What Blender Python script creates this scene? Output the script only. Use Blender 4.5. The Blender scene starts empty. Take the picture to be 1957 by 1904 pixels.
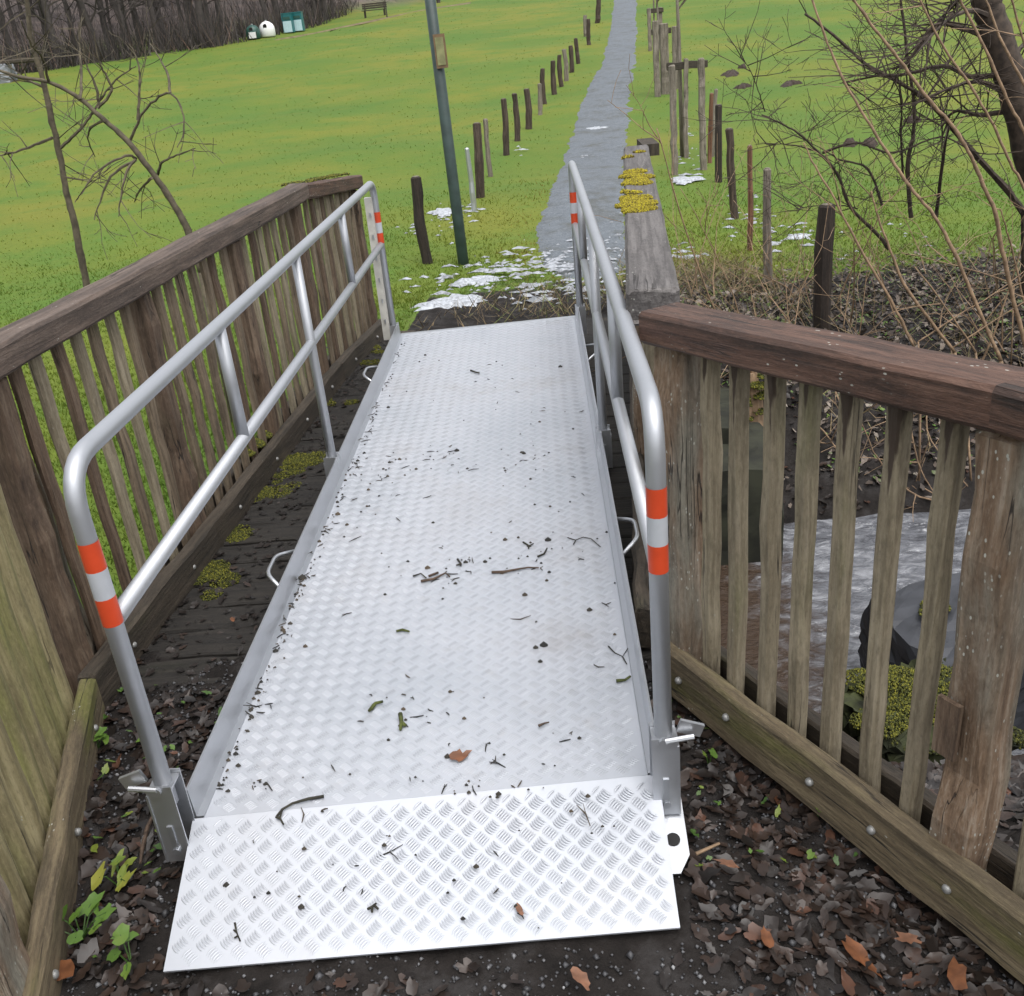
import bpy, math, random
import numpy as np
from mathutils import Vector, Matrix
random.seed(7); rng = np.random.default_rng(7)
scn = bpy.context.scene
COL = scn.collection

# ------------------------------------------------------------------ camera
PW, PH = 1957.0, 1904.0
CX, CY = 978.5, 952.0
NAD = (1368.0, 4850.0); VPY = (1011.0, 63.0)
FPX = math.sqrt(-((NAD[0]-CX)*(VPY[0]-CX)+(NAD[1]-CY)*(VPY[1]-CY)))
def _c(p): return Vector((p[0]-CX, p[1]-CY, FPX))
_dn = _c(NAD).normalized(); _dy = _c(VPY).normalized(); _dz = -_dn; _dx = _dy.cross(_dz)
ROT = Matrix((_dx, _dy, _dz))
CAM = Vector((0, 0, 1.6))
cam = bpy.data.cameras.new('camera'); camo = bpy.data.objects.new('camera', cam); COL.objects.link(camo)
_r = ROT @ Vector((1, 0, 0)); _u = ROT @ Vector((0, -1, 0)); _b = ROT @ Vector((0, 0, -1))
camo.matrix_world = Matrix(((_r.x, _u.x, _b.x, CAM.x), (_r.y, _u.y, _b.y, CAM.y), (_r.z, _u.z, _b.z, CAM.z), (0, 0, 0, 1)))
cam.sensor_fit = 'HORIZONTAL'; cam.sensor_width = 36.0; cam.lens = 36.0*FPX/PW
cam.clip_start = 0.05; cam.clip_end = 1000
scn.camera = camo

# ------------------------------------------------------------------ world, sun, exposure
SUN_EL, SUN_AZ = math.radians(68), math.radians(150)
world = bpy.data.worlds.new('World'); scn.world = world; world.use_nodes = True
wn = world.node_tree.nodes; wl = world.node_tree.links
bg = wn['Background']; sky = wn.new('ShaderNodeTexSky'); sky.sky_type = 'NISHITA'; sky.sun_disc = False
sky.sun_elevation = SUN_EL; sky.sun_rotation = SUN_AZ; sky.air_density = 1.0; sky.dust_density = 4.0; sky.ozone_density = 1.0
hs = wn.new('ShaderNodeHueSaturation'); hs.inputs['Saturation'].default_value = 0.22
wl.new(sky.outputs[0], hs.inputs['Color']); wl.new(hs.outputs[0], bg.inputs[0]); bg.inputs[1].default_value = 0.15
sl = bpy.data.lights.new('sun', 'SUN'); sl.energy = 0.75; sl.angle = math.radians(75); sl.color = (1, 0.97, 0.93)
so = bpy.data.objects.new('sun', sl); COL.objects.link(so)
_sd = Vector((math.sin(SUN_AZ)*math.cos(SUN_EL), math.cos(SUN_AZ)*math.cos(SUN_EL), math.sin(SUN_EL)))
so.rotation_euler = _sd.to_track_quat('Z', 'Y').to_euler(); so.location = (0, 0, 30)
vs = scn.view_settings; vs.view_transform = 'Standard'; vs.look = 'None'; vs.gamma = 1; vs.exposure = 0.88
vs.use_curve_mapping = False

# ------------------------------------------------------------------ helpers
def ray(p): return ROT @ _c(p)
def at(p, z=None, Y=None, X=None):
    d = ray(p)
    if z is not None: t = (z-CAM.z)/d.z
    elif Y is not None: t = Y/d.y
    else: t = X/d.x
    return CAM + d*t

def sstep(a, b, x): t = np.clip((x-a)/(b-a), 0, 1); return t*t*(3-2*t)
PX = [-3.2, -1.75, -1.25, -.85, .85, 1.1, 1.6, 2.8, 4.2]; PZ = [0, -.05, -.36, -.95, -.95, -.62, -.46, -.36, -.35]
FOREST = []
def hill(x, y):
    # wooded slope left of the meadow: signed distance behind the forest edge
    x = np.asarray(x, float); y = np.asarray(y, float)
    s = (y-60)*0.53 - (x+32)*0.85
    s2 = (y-118)*0.9 - (x+12)*0.2
    s = np.minimum(s, 60)
    return np.where(x < 8, 0.30*np.clip(s-2, 0, 60), 0)*sstep(2, -14, x) + 0
def H(x, y):
    x = np.asarray(x, float); y = np.asarray(y, float)
    sp = (y-20)/4.0
    far = 0.065*4.0*np.log1p(np.exp(np.clip(sp, -30, 30))) + np.where(sp > 30, 0.065*4*(sp-30), 0)
    yc = 3.4 + np.where(x < -1.2, 0.9*(x+1.2), 0) + np.where(x > 2, .12*(x-2), 0)
    yc = np.maximum(yc, -30)
    h = np.interp(y-yc, PX, PZ) + far
    h = h + sstep(6, 14, y)*(.05*np.sin(x*.35+y*.21)+.04*np.sin(x*.8-y*.5+1)+.03*np.sin(y*1.1+x*.3))*np.clip(1-np.abs(x+.1)/1e9, 0, 1)
    xc = -.25 + .07*(y-5)
    wc = (1-sstep(1.15, 2.0, np.abs(x-xc)))*sstep(4.6, 4.9, y)*(1-sstep(8, 12, y))
    zc = np.interp(y, [4.5, 5.4, 6.2, 9, 12], [-.06, -.07, -.13, -.33, -.35])
    h = h*(1-wc) + wc*zc
    npv = .863*x + .505*y
    wi = (1-sstep(1.32, 1.5, npv))*sstep(-1.75, -1.5, x+.0*y)*(1-sstep(2.5, 2.62, y))
    wi = np.where(y < 2.7, wi, 0)
    h = h*(1-wi) + wi*(-0.012)
    return h + hill(x, y)
def atg(p):
    d = ray(p); d = d/d.length
    t0 = 1.0; t = 1.0
    while t < 400:
        q = CAM + d*t
        if q.z < float(H(q.x, q.y)):
            a, b = t0, t
            for _ in range(30):
                m = (a+b)/2; q = CAM + d*m
                if q.z < float(H(q.x, q.y)): b = m
                else: a = m
            return CAM + d*b
        t0 = t; t *= 1.03
    return CAM + d*400

def link(o, parent=None):
    COL.objects.link(o)
    if parent is not None: o.parent = parent
    return o
def tag(o, label=None, cat=None, group=None, kind=None):
    if label: o['label'] = label
    if cat: o['category'] = cat
    if group: o['group'] = group
    if kind: o['kind'] = kind
    return o
def thing(name, label, cat, loc, group=None):
    o = bpy.data.objects.new(name, None); COL.objects.link(o); o.location = loc; o.empty_display_size = .1
    return tag(o, label, cat, group)
def place(o, M):
    if o.parent is not None:
        p = o.parent; T = Matrix.Identity(4)
        chain = []
        while p is not None: chain.append(p); p = p.parent
        for q in reversed(chain): T = T @ q.matrix_basis
        M = T.inverted() @ M
    o.matrix_basis = M
    return o
class MB:
    def __init__(s): s.v = []; s.f = []; s.n = 0
    def add(s, v, f):
        s.v += [tuple(a) for a in v]; s.f += [tuple(i+s.n for i in q) for q in f]; s.n += len(v)
    def box(s, c, sx, sy, sz, M=None):
        v = [Vector((x*sx/2, y*sy/2, z*sz/2)) for x in (-1, 1) for y in (-1, 1) for z in (-1, 1)]
        if M: v = [M @ a for a in v]
        v = [a+Vector(c) for a in v]
        s.add(v, [(0, 1, 3, 2), (4, 6, 7, 5), (0, 4, 5, 1), (2, 3, 7, 6), (0, 2, 6, 4), (1, 5, 7, 3)])
    def tube(s, pts, rad, n=8, cap=True):
        pts = [Vector(p) for p in pts]
        if not hasattr(rad, '__len__'): rad = [rad]*len(pts)
        t = (pts[1]-pts[0]).normalized(); a = t.orthogonal().normalized()
        v = []; f = []
        for i, p in enumerate(pts):
            if i == 0: tt = pts[1]-pts[0]
            elif i == len(pts)-1: tt = pts[-1]-pts[-2]
            else: tt = (pts[i+1]-pts[i]).normalized()+(pts[i]-pts[i-1]).normalized()
            tt.normalize(); a = (a-tt*a.dot(tt)).normalized(); b = tt.cross(a)
            for k in range(n):
                g = 2*math.pi*k/n; v.append(p+(a*math.cos(g)+b*math.sin(g))*rad[i])
        for i in range(len(pts)-1):
            for k in range(n):
                k2 = (k+1) % n; f.append((i*n+k, i*n+k2, (i+1)*n+k2, (i+1)*n+k))
        if cap: f.append(tuple(range(n-1, -1, -1))); f.append(tuple((len(pts)-1)*n+k for k in range(n)))
        s.add(v, f)
    def prism(s, poly, z0, z1):
        n = len(poly)
        v = [(x, y, z0) for x, y in poly]+[(x, y, z1) for x, y in poly]
        f = [tuple(range(n-1, -1, -1)), tuple(range(n, 2*n))]+[(i, (i+1) % n, n+(i+1) % n, n+i) for i in range(n)]
        s.add(v, f)
    def mesh(s, name, mat, smooth=False):
        me = bpy.data.meshes.new(name); me.from_pydata(s.v, [], s.f); me.update()
        if mat: me.materials.append(mat)
        if smooth: me.polygons.foreach_set('use_smooth', [True]*len(me.polygons))
        return me
    def build(s, name, mat, parent=None, M=None, smooth=False):
        o = bpy.data.objects.new(name, s.mesh(name, mat, smooth)); link(o, parent)
        place(o, M or Matrix.Identity(4)); return o
def np_mesh(name, V, T, mat, smooth=False, attr=None):
    V = np.ascontiguousarray(V, dtype=np.float32).reshape(-1, 3); T = np.ascontiguousarray(T, dtype=np.int32)
    k = T.shape[1]; me = bpy.data.meshes.new(name)
    me.vertices.add(len(V)); me.vertices.foreach_set('co', V.ravel())
    me.loops.add(T.size); me.loops.foreach_set('vertex_index', T.ravel())
    me.polygons.add(len(T)); me.polygons.foreach_set('loop_start', np.arange(0, T.size, k, dtype=np.int32))
    if smooth: me.polygons.foreach_set('use_smooth', np.ones(len(T), bool))
    for n, d in (attr or {}).items():
        a = me.attributes.new(n, 'FLOAT', 'POINT'); a.data.foreach_set('value', np.ascontiguousarray(d, dtype=np.float32))
    me.update(calc_edges=True); me.validate()
    if mat: me.materials.append(mat)
    return me
def np_obj(name, V, T, mat, parent=None, **k):
    o = bpy.data.objects.new(name, np_mesh(name, V, T, mat, **k)); link(o, parent); return o
def fillet(pts, r, n=6):
    pts = [Vector(p) for p in pts]; out = [pts[0]]
    for i in range(1, len(pts)-1):
        a = (pts[i-1]-pts[i]).normalized(); b = (pts[i+1]-pts[i]).normalized()
        p0 = pts[i]+a*r; p1 = pts[i]+b*r
        for k in range(n+1):
            t = k/n; out.append(p0*(1-t)**2+pts[i]*2*t*(1-t)+p1*t*t)
    out.append(pts[-1]); return out

# ------------------------------------------------------------------ materials
class NT:
    def __init__(s, name):
        s.m = bpy.data.materials.new(name); s.m.use_nodes = True; s.t = s.m.node_tree
        s.b = s.t.nodes['Principled BSDF']; s.out = s.t.nodes['Material Output']
    def n(s, ty, **k):
        o = s.t.nodes.new(ty)
        for a, v in k.items(): setattr(o, a, v)
        return o
    def l(s, a, b): s.t.links.new(a, b)
    def coord(s, scale=(1, 1, 1), which='Object', rand=False):
        tc = s.n('ShaderNodeTexCoord'); src = tc.outputs[which]
        if which == 'Position': pass
        if rand:
            oi = s.n('ShaderNodeObjectInfo'); ad = s.n('ShaderNodeVectorMath', operation='ADD'); mu = s.n('ShaderNodeMath', operation='MULTIPLY')
            mu.inputs[1].default_value = 57.0; s.l(oi.outputs['Random'], mu.inputs[0]); s.l(src, ad.inputs[0]); s.l(mu.outputs[0], ad.inputs[1]); src = ad.outputs[0]
        mp = s.n('ShaderNodeMapping'); mp.inputs['Scale'].default_value = scale; s.l(src, mp.inputs[0]); return mp.outputs[0]
    def noise(s, co, scale=1, detail=4, rough=.55, dist=0):
        n = s.n('ShaderNodeTexNoise'); n.inputs['Scale'].default_value = scale; n.inputs['Detail'].default_value = detail
        n.inputs['Roughness'].default_value = rough; n.inputs['Distortion'].default_value = dist; s.l(co, n.inputs['Vector']); return n.outputs['Fac']
    def ramp(s, fac, stops):
        r = s.n('ShaderNodeValToRGB'); e = r.color_ramp.elements
        while len(e) < len(stops): e.new(.5)
        for i, (p, c) in enumerate(stops): e[i].position = p; e[i].color = (*c, 1) if len(c) == 3 else c
        s.l(fac, r.inputs[0]); return r.outputs[0]
    def step(s, fac, a, b):
        r = s.n('ShaderNodeMapRange'); r.inputs[1].default_value = a; r.inputs[2].default_value = b; r.interpolation_type = 'SMOOTHSTEP'
        s.l(fac, r.inputs[0]); return r.outputs[0]
    def math(s, op, a, b):
        m = s.n('ShaderNodeMath', operation=op)
        for i, v in enumerate((a, b)):
            if isinstance(v, (int, float)): m.inputs[i].default_value = v
            else: s.l(v, m.inputs[i])
        return m.outputs[0]
    def mix(s, fac, a, b):
        m = s.n('ShaderNodeMix', data_type='RGBA')
        if isinstance(fac, (int, float)): m.inputs[0].default_value = fac
        else: s.l(fac, m.inputs[0])
        for i, v in ((6, a), (7, b)):
            if isinstance(v, tuple): m.inputs[i].default_value = (*v, 1)
            else: s.l(v, m.inputs[i])
        return m.outputs[2]
    def attr(s, name): a = s.n('ShaderNodeAttribute'); a.attribute_name = name; return a.outputs['Fac']
    def bump(s, h, strength=.3, dist=.01):
        b = s.n('ShaderNodeBump'); b.inputs['Strength'].default_value = strength; b.inputs['Distance'].default_value = dist
        s.l(h, b.inputs['Height']); s.l(b.outputs[0], s.b.inputs['Normal'])
    def col(s, c):
        if isinstance(c, tuple): s.b.inputs['Base Color'].default_value = (*c, 1)
        else: s.l(c, s.b.inputs['Base Color'])
        return s
    def rough(s, r):
        if isinstance(r, (int, float)): s.b.inputs['Roughness'].default_value = r
        else: s.l(r, s.b.inputs['Roughness'])
        return s
    def set(s, **k):
        for a, v in k.items(): s.b.inputs[a].default_value = v
        return s

def wood(name, dark, mid, light, algae=.3, specks=.0, algae_col=(.085, .09, .022), rough=.8, stain=.5, mott=.35, drip=0):
    m = NT(name); co = m.coord((1, 1, 1), rand=True)
    def sc(v): mp = m.n('ShaderNodeMapping'); mp.inputs['Scale'].default_value = v; m.l(co, mp.inputs[0]); return mp.outputs[0]
    g = m.noise(sc((60, 60, 3)), 1, 5, .65, .4)
    g2 = m.noise(sc((14, 14, 1.6)), 1, 3)
    c = m.ramp(g, [(.3, dark), (.5, mid), (.72, light)])
    c = m.mix(m.math('MULTIPLY', m.step(g2, .42, .68), stain), c, dark)
    al = m.step(m.noise(sc((7, 7, 1.8)), 1, 4), .75-.5*algae, .95-.45*algae)
    c = m.mix(m.math('MULTIPLY', al, .85), c, m.ramp(g, [(.3, tuple(v*.6 for v in algae_col)), (.7, algae_col)]))
    if specks:
        vo = m.n('ShaderNodeTexVoronoi'); vo.inputs['Scale'].default_value = 95; m.l(sc((1, 1, .55)), vo.inputs['Vector'])
        mask = m.math('MULTIPLY', m.step(vo.outputs['Distance'], .22, .16), m.step(m.noise(sc((22, 22, 9)), 1, 3), .70-.25*specks, .76-.25*specks))
        c = m.mix(mask, c, (.42, .42, .37))
    mo = m.step(m.noise(sc((11, 11, 5)), 1, 5, .7), .45, .7)
    c = m.mix(m.math('MULTIPLY', mo, mott), c, tuple(v*.55 for v in dark))
    fi = m.noise(sc((150, 150, 45)), 1, 3, .7)
    c = m.mix(m.math('MULTIPLY', m.step(fi, .5, .75), .35), c, light); c = m.mix(m.math('MULTIPLY', m.step(fi, .5, .28), .4), c, tuple(v*.6 for v in dark))
    ck = m.noise(sc((26, 26, .8)), 1, 3, .5, .2); ca = m.n('ShaderNodeMath', operation='ABSOLUTE'); m.l(m.math('SUBTRACT', ck, .5), ca.inputs[0])
    crack = m.math('MULTIPLY', m.step(ca.outputs[0], .011, .004), m.step(m.noise(sc((5, 5, 2)), 1, 2), .5, .6))
    c = m.mix(m.math('MULTIPLY', crack, .85), c, (.012, .009, .007))
    if drip:
        tc = m.n('ShaderNodeTexCoord'); sx = m.n('ShaderNodeSeparateXYZ'); m.l(tc.outputs['Object'], sx.inputs[0]); oi = m.n('ShaderNodeObjectInfo')
        t = m.math('DIVIDE', m.math('SUBTRACT', sx.outputs[2], m.math('SUBTRACT', drip-.06, m.math('MULTIPLY', oi.outputs['Random'], .09))), .13)
        dx = m.n('ShaderNodeMath', operation='ABSOLUTE'); m.l(m.math('SUBTRACT', sx.outputs[0], .004), dx.inputs[0])
        lim = m.math('ADD', m.math('MULTIPLY', t, .012), m.math('MULTIPLY', m.math('SUBTRACT', m.noise(sc((90, 90, 20)), 1, 2), .5), .012))
        c = m.mix(m.math('MULTIPLY', m.step(m.math('SUBTRACT', lim, dx.outputs[0]), -.001, .003), .9), c, (.035, .02, .014))
    m.col(c).rough(rough); m.bump(m.math('SUBTRACT', m.math('ADD', g, m.math('MULTIPLY', fi, .6)), m.math('MULTIPLY', crack, 1.5)), .7, .005)
    return m.m
M_baluster = wood('baluster_wood', (.125, .10, .065), (.25, .21, .14), (.36, .31, .225), .40, .05, (.13, .13, .055), stain=.4)
M_balstain = wood('stained_baluster_wood', (.125, .10, .065), (.25, .21, .14), (.36, .31, .225), .40, .05, (.17, .165, .075), stain=.35, drip=.93)
M_balgreen = wood('algae_wood', (.14, .115, .06), (.29, .245, .13), (.42, .36, .21), .60, .05, (.25, .25, .08))
M_post = wood('post_wood', (.09, .055, .033), (.22, .145, .09), (.36, .30, .235), .68, .85, (.25, .245, .20))
M_rail = wood('rail_wood', (.024, .014, .010), (.085, .042, .027), (.15, .085, .06), .06, .5, rough=.65, mott=.65)
M_railgrey = wood('grey_brown_rail_wood', (.04, .029, .023), (.095, .066, .05), (.17, .13, .105), .15, .4, rough=.7)
M_beamgrey = wood('grey_beam_wood', (.05, .044, .042), (.11, .1, .095), (.185, .172, .165), .1, .5, rough=.7)
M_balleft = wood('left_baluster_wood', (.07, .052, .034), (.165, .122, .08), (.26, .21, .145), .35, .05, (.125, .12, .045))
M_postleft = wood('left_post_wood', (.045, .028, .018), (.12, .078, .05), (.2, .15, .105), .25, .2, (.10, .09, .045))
M_deckwood = wood('deck_plank_wood', (.008, .007, .006), (.018, .015, .012), (.035, .03, .024), .25, 0, (.025, .028, .008))
M_board = wood('bottom_board_wood', (.06, .046, .027), (.145, .11, .065), (.23, .185, .11), .5, .35, (.16, .165, .035))
M_darkboard = wood('wet_board_wood', (.02, .016, .011), (.05, .038, .026), (.09, .07, .05), .3, .2, (.05, .055, .015))
M_fencepost = wood('fence_post_wood', (.018, .012, .009), (.055, .036, .025), (.13, .095, .07), .12, .05)
M_blackpost = wood('black_post_wood', (.010, .007, .005), (.026, .017, .012), (.06, .042, .03), .05, .05)
M_freshwood = wood('red_post_wood', (.05, .02, .01), (.17, .075, .04), (.26, .15, .1), .05, 0)
M_stake = wood('stake_wood', (.08, .065, .05), (.2, .17, .135), (.33, .29, .24), .25, .1)

def metal(name, base, rough, dirt=.15, met=1.0):
    m = NT(name); co = m.coord((1, 1, 1))
    n1 = m.noise(co, 5, 4); n2 = m.noise(co, 60, 3)
    m.col(m.mix(m.math('MULTIPLY', m.step(n1, .45, .75), dirt), base, tuple(v*.75 for v in base)))
    m.set(Metallic=met); m.rough(m.math('ADD', m.math('MULTIPLY', n2, .18), rough-.09)); return m.m
M_alu = metal('aluminium_tube', (.43, .445, .47), .5, .25, .7)
M_alup = metal('aluminium_plate', (.60, .615, .64), .45)
M_galv = metal('galvanised_steel', (.55, .57, .6), .45, .4)
def tread(name='aluminium_tread_plate', k=1.0):
    m = NT(name); co = m.coord((1, 1, 1))
    n1 = m.noise(co, 2.2, 5); n2 = m.noise(co, 14, 4); n3 = m.noise(co, 90, 2)
    c = m.ramp(n1, [(.3, (.425, .45, .49)), (.55, (.485, .505, .545)), (.75, (.45, .46, .49))])
    c = m.mix(m.math('MULTIPLY', m.step(n2, .58, .8), .35), c, (.38, .37, .37))
    c = m.mix(m.math('MULTIPLY', m.step(m.noise(co, 1.1, 6, .7), .52, .75), .42), c, (.34, .315, .29))
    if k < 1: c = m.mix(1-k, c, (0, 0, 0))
    m.col(c); m.set(Metallic=.38); m.rough(m.math('ADD', m.math('MULTIPLY', n3, .2), .42)); return m.m
M_tread = tread()
M_ribshade = tread('aluminium_ribs_shaded', .90)  # plate colour darkened: shading of the raised ribs is put into the colour
def flat(name, c, rough=.5, var=.12, scale=20, metallic=0, spec=.5):
    m = NT(name); n = m.noise(m.coord((1, 1, 1)), scale, 4)
    m.col(m.mix(m.step(n, .3, .7), tuple(v*(1-var) for v in c), tuple(min(1, v*(1+var)) for v in c))).rough(rough); m.set(Metallic=metallic)
    m.b.inputs['Specular IOR Level'].default_value = spec
    return m.m
M_orange = flat('orange_reflective_tape', (.55, .062, .02), .35, .06)
M_white = flat('white_reflective_tape', (.42, .44, .47), .35, .05)
M_cream = flat('cream_plastic', (.50, .485, .44), .5, .1)
M_slush = flat('slush', (.27, .285, .31), .6, .4, 25)
M_dark = flat('black_void', (.012, .012, .012), .8)
M_bolt = flat('bolt_zinc', (.26, .26, .25), .4, .3, 60, .3)
M_polegreen = flat('green_grey_paint', (.030, .050, .045), .45, .25, 8)
M_signface = flat('sign_face', (.22, .22, .10), .5, .25, 14)
M_signframe = flat('sign_frame', (.16, .10, .05), .6, .2)
M_concrete = flat('mossy_concrete', (.018, .019, .011), .9, .6, 6)
M_mossstone = flat('moss_covered_stone', (.03, .035, .012), .95, .7, 14)
M_stone = flat('wet_slate', (.032, .034, .04), .5, .35, 7)
M_bark = flat('tan_bark', (.24, .16, .095), .75, .3, 30)
M_barkd = flat('dark_bark', (.05, .036, .026), .85, .45, 25)
M_barkg = flat('olive_bark', (.085, .07, .045), .85, .35, 25)
M_foresttrunk = flat('forest_bark', (.055, .046, .042), .9, .35, 3)
M_twigs = flat('forest_twigs', (.06, .05, .046), .9, .35, .5)
M_snow = flat('snow', (.36, .38, .41), .6, .35, 30)
M_soilpile = flat('molehill_soil', (.04, .028, .022), .95, .4, 20)
M_greenpaint = flat('dark_green_plastic', (.02, .075, .06), .4, .1)
M_teal = flat('teal_paint', (.01, .13, .14), .4, .1)
M_paleblue = flat('pale_blue_panel', (.42, .58, .62), .5, .08)
M_whiteplastic = flat('white_plastic', (.75, .75, .74), .4, .05)
M_tarp = flat('grey_tarpaulin', (.2, .21, .23), .6, .2, 3)

def attrmat(name, stops, rough=.6, noise_scale=30, attr='rnd', transl=0):
    m = NT(name); a = m.attr(attr)
    n = m.noise(m.coord((1, 1, 1)), noise_scale, 3)
    f = m.math('ADD', a, m.math('MULTIPLY', m.math('SUBTRACT', n, .5), .25))
    m.col(m.ramp(f, stops)).rough(rough); return m.m
M_litter = attrmat('wet_leaf_litter', [(0, (.010, .008, .007)), (.35, (.019, .0125, .0095)), (.6, (.036, .021, .0145)), (.74, (.030, .024, .021)), (.87, (.06, .028, .017)), (1, (.10, .04, .02))], .45)
M_gravel = attrmat('gravel_stones', [(0, (.02, .02, .021)), (.5, (.07, .07, .075)), (.85, (.16, .16, .165)), (1, (.4, .4, .4))], .55, 60)
M_debris = attrmat('twig_debris', [(0, (.012, .012, .010)), (.5, (.035, .03, .022)), (.8, (.075, .055, .035)), (1, (.16, .10, .06))], .7)
M_moss = attrmat('moss', [(0, (.018, .021, .004)), (.5, (.065, .072, .009)), (1, (.17, .16, .016))], .95, 60)
M_mossdark = attrmat('dark_moss', [(0, (.008, .010, .003)), (.5, (.025, .03, .005)), (1, (.085, .085, .012))], .95, 60)
M_ymoss = attrmat('yellow_lichen', [(0, (.07, .05, .012)), (.4, (.2, .16, .01)), (1, (.36, .31, .015))], .95, 60)
M_seedling = attrmat('green_leaf', [(0, (.035, .08, .012)), (.5, (.075, .145, .018)), (1, (.21, .21, .03))], .5)
M_leafo = flat('orange_brown_leaf', (.145, .055, .022), .5, .3, 40)
M_leafb = flat('brown_leaf', (.17, .08, .045), .6, .3, 40)

def grass_cols(m, pos):
    n1 = m.noise(pos, .16, 3); n2 = m.noise(pos, .9, 4); n3 = m.noise(pos, 7, 3)
    c = m.ramp(n1, [(.35, (.073, .140, .023)), (.5, (.112, .156, .023)), (.64, (.158, .168, .026))])
    c = m.mix(m.step(n2, .45, .75), c, (.082, .15, .025))
    c = m.mix(m.math('MULTIPLY', m.step(n2, .5, .25), .25), c, (.18, .165, .03))
    return c, n3
def grassblade():
    m = NT('grass_blades'); g = m.n('ShaderNodeNewGeometry'); c, n3 = grass_cols(m, g.outputs['Position']); a = m.attr('rnd')
    c = m.mix(m.math('MULTIPLY', m.step(a, .6, 1.0), .35), c, (.24, .22, .055)); c = m.mix(m.math('MULTIPLY', m.step(a, 1.0, 1.5), .8), c, (.26, .18, .06))
    c = m.mix(m.math('MULTIPLY', m.step(a, .4, 0), .15), c, (.07, .14, .02))
    m.col(c).rough(.8); m.b.inputs['Specular IOR Level'].default_value = .1
    df = m.n('ShaderNodeBsdfDiffuse'); tr = m.n('ShaderNodeBsdfTranslucent'); ms = m.n('ShaderNodeMixShader'); ms.inputs[0].default_value = .5
    m.l(c, df.inputs['Color']); m.l(c, tr.inputs['Color']); m.l(df.outputs[0], ms.inputs[1]); m.l(tr.outputs[0], ms.inputs[2]); m.l(ms.outputs[0], m.out.inputs['Surface']); return m.m
M_grass = grassblade()
def groundmat():
    m = NT('meadow_and_soil'); g = m.n('ShaderNodeNewGeometry'); P = g.outputs['Position']
    c, n3 = grass_cols(m, P)
    nf = m.noise(P, 22, 5)
    c = m.mix(m.math('MULTIPLY', m.step(nf, .58, .32), .35), c, (.06, .10, .016)); c = m.mix(m.math('MULTIPLY', m.step(n3, .5, .7), .3), c, (.13, .15, .028)); c = m.mix(m.math('MULTIPLY', m.step(m.noise(P, 2.6, 5, .7), .55, .72), .35), c, (.06, .115, .02))
    s = m.attr('soil'); nb = m.noise(P, 5, 5, .65)
    sm = m.step(m.math('ADD', s, m.math('MULTIPLY', m.math('SUBTRACT', nb, .5), .7)), .42, .58)
    soil = m.ramp(m.noise(P, 9, 6, .7), [(.3, (.008, .007, .0065)), (.5, (.020, .017, .0155)), (.68, (.04, .037, .036))])
    c = m.mix(sm, c, soil)
    f = m.attr('forest'); c = m.mix(f, c, m.ramp(m.noise(P, .6, 5), [(.3, (.055, .045, .043)), (.5, (.10, .082, .076)), (.7, (.15, .115, .10))]))
    m.col(c).rough(.8); m.bump(m.noise(P, 40, 6, .7), .6, .012); m.b.inputs['Specular IOR Level'].default_value = .15
    return m.m
M_ground = groundmat()
def pathmat():
    m = NT('grey_gravel_path'); g = m.n('ShaderNodeNewGeometry'); P = g.outputs['Position']
    c = m.ramp(m.noise(P, 60, 6, .8), [(.3, (.055, .062, .07)), (.5, (.115, .132, .15)), (.72, (.2, .22, .24))])
    c = m.mix(m.math('MULTIPLY', m.step(m.noise(P, 2.4, 6, .7), .46, .68), .65), c, (.06, .058, .042)); c = m.mix(m.math('MULTIPLY', m.step(m.noise(P, 11, 6, .8), .5, .66), .4), c, (.21, .235, .26)); c = m.mix(m.math('MULTIPLY', m.step(m.noise(P, 17, 5, .8), .52, .36), .45), c, (.05, .056, .062))
    m.col(c).rough(.85); m.bump(m.noise(P, 80, 4, .7), .5, .01); return m.m
M_path = pathmat()
def watermat():
    m = NT('stream_water'); g = m.n('ShaderNodeNewGeometry'); P = g.outputs['Position']
    mp = m.n('ShaderNodeMapping'); mp.inputs['Scale'].default_value = (1, 1.7, 1); m.l(P, mp.inputs[0])
    n = m.noise(mp.outputs[0], 9, 6, .62, .6); n2 = m.noise(mp.outputs[0], 26, 5, .7, .3)
    foam = m.math('MULTIPLY', m.step(m.noise(mp.outputs[0], 3.1, 4), .5, .66), m.step(n2, .5, .66))
    sx = m.n('ShaderNodeSeparateXYZ'); m.l(P, sx.inputs[0])
    rapid = m.step(m.math('ADD', sx.outputs[0], m.math('MULTIPLY', m.math('SUBTRACT', n, .5), .8)), .75, 1.15)
    base = m.mix(rapid, (.055, .036, .024), m.ramp(n, [(.3, (.06, .062, .07)), (.5, (.135, .14, .155)), (.7, (.32, .33, .35))]))
    m.col(m.mix(m.math('MULTIPLY', foam, m.math('MULTIPLY', rapid, .75)), base, (.52, .53, .55)))
    m.rough(m.math('ADD', m.math('MULTIPLY', foam, .4), .08)); m.bump(m.math('ADD', n, m.math('MULTIPLY', n2, .35)), .8, .035)
    m.set(IOR=1.33); return m.m
M_water = watermat()

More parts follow.
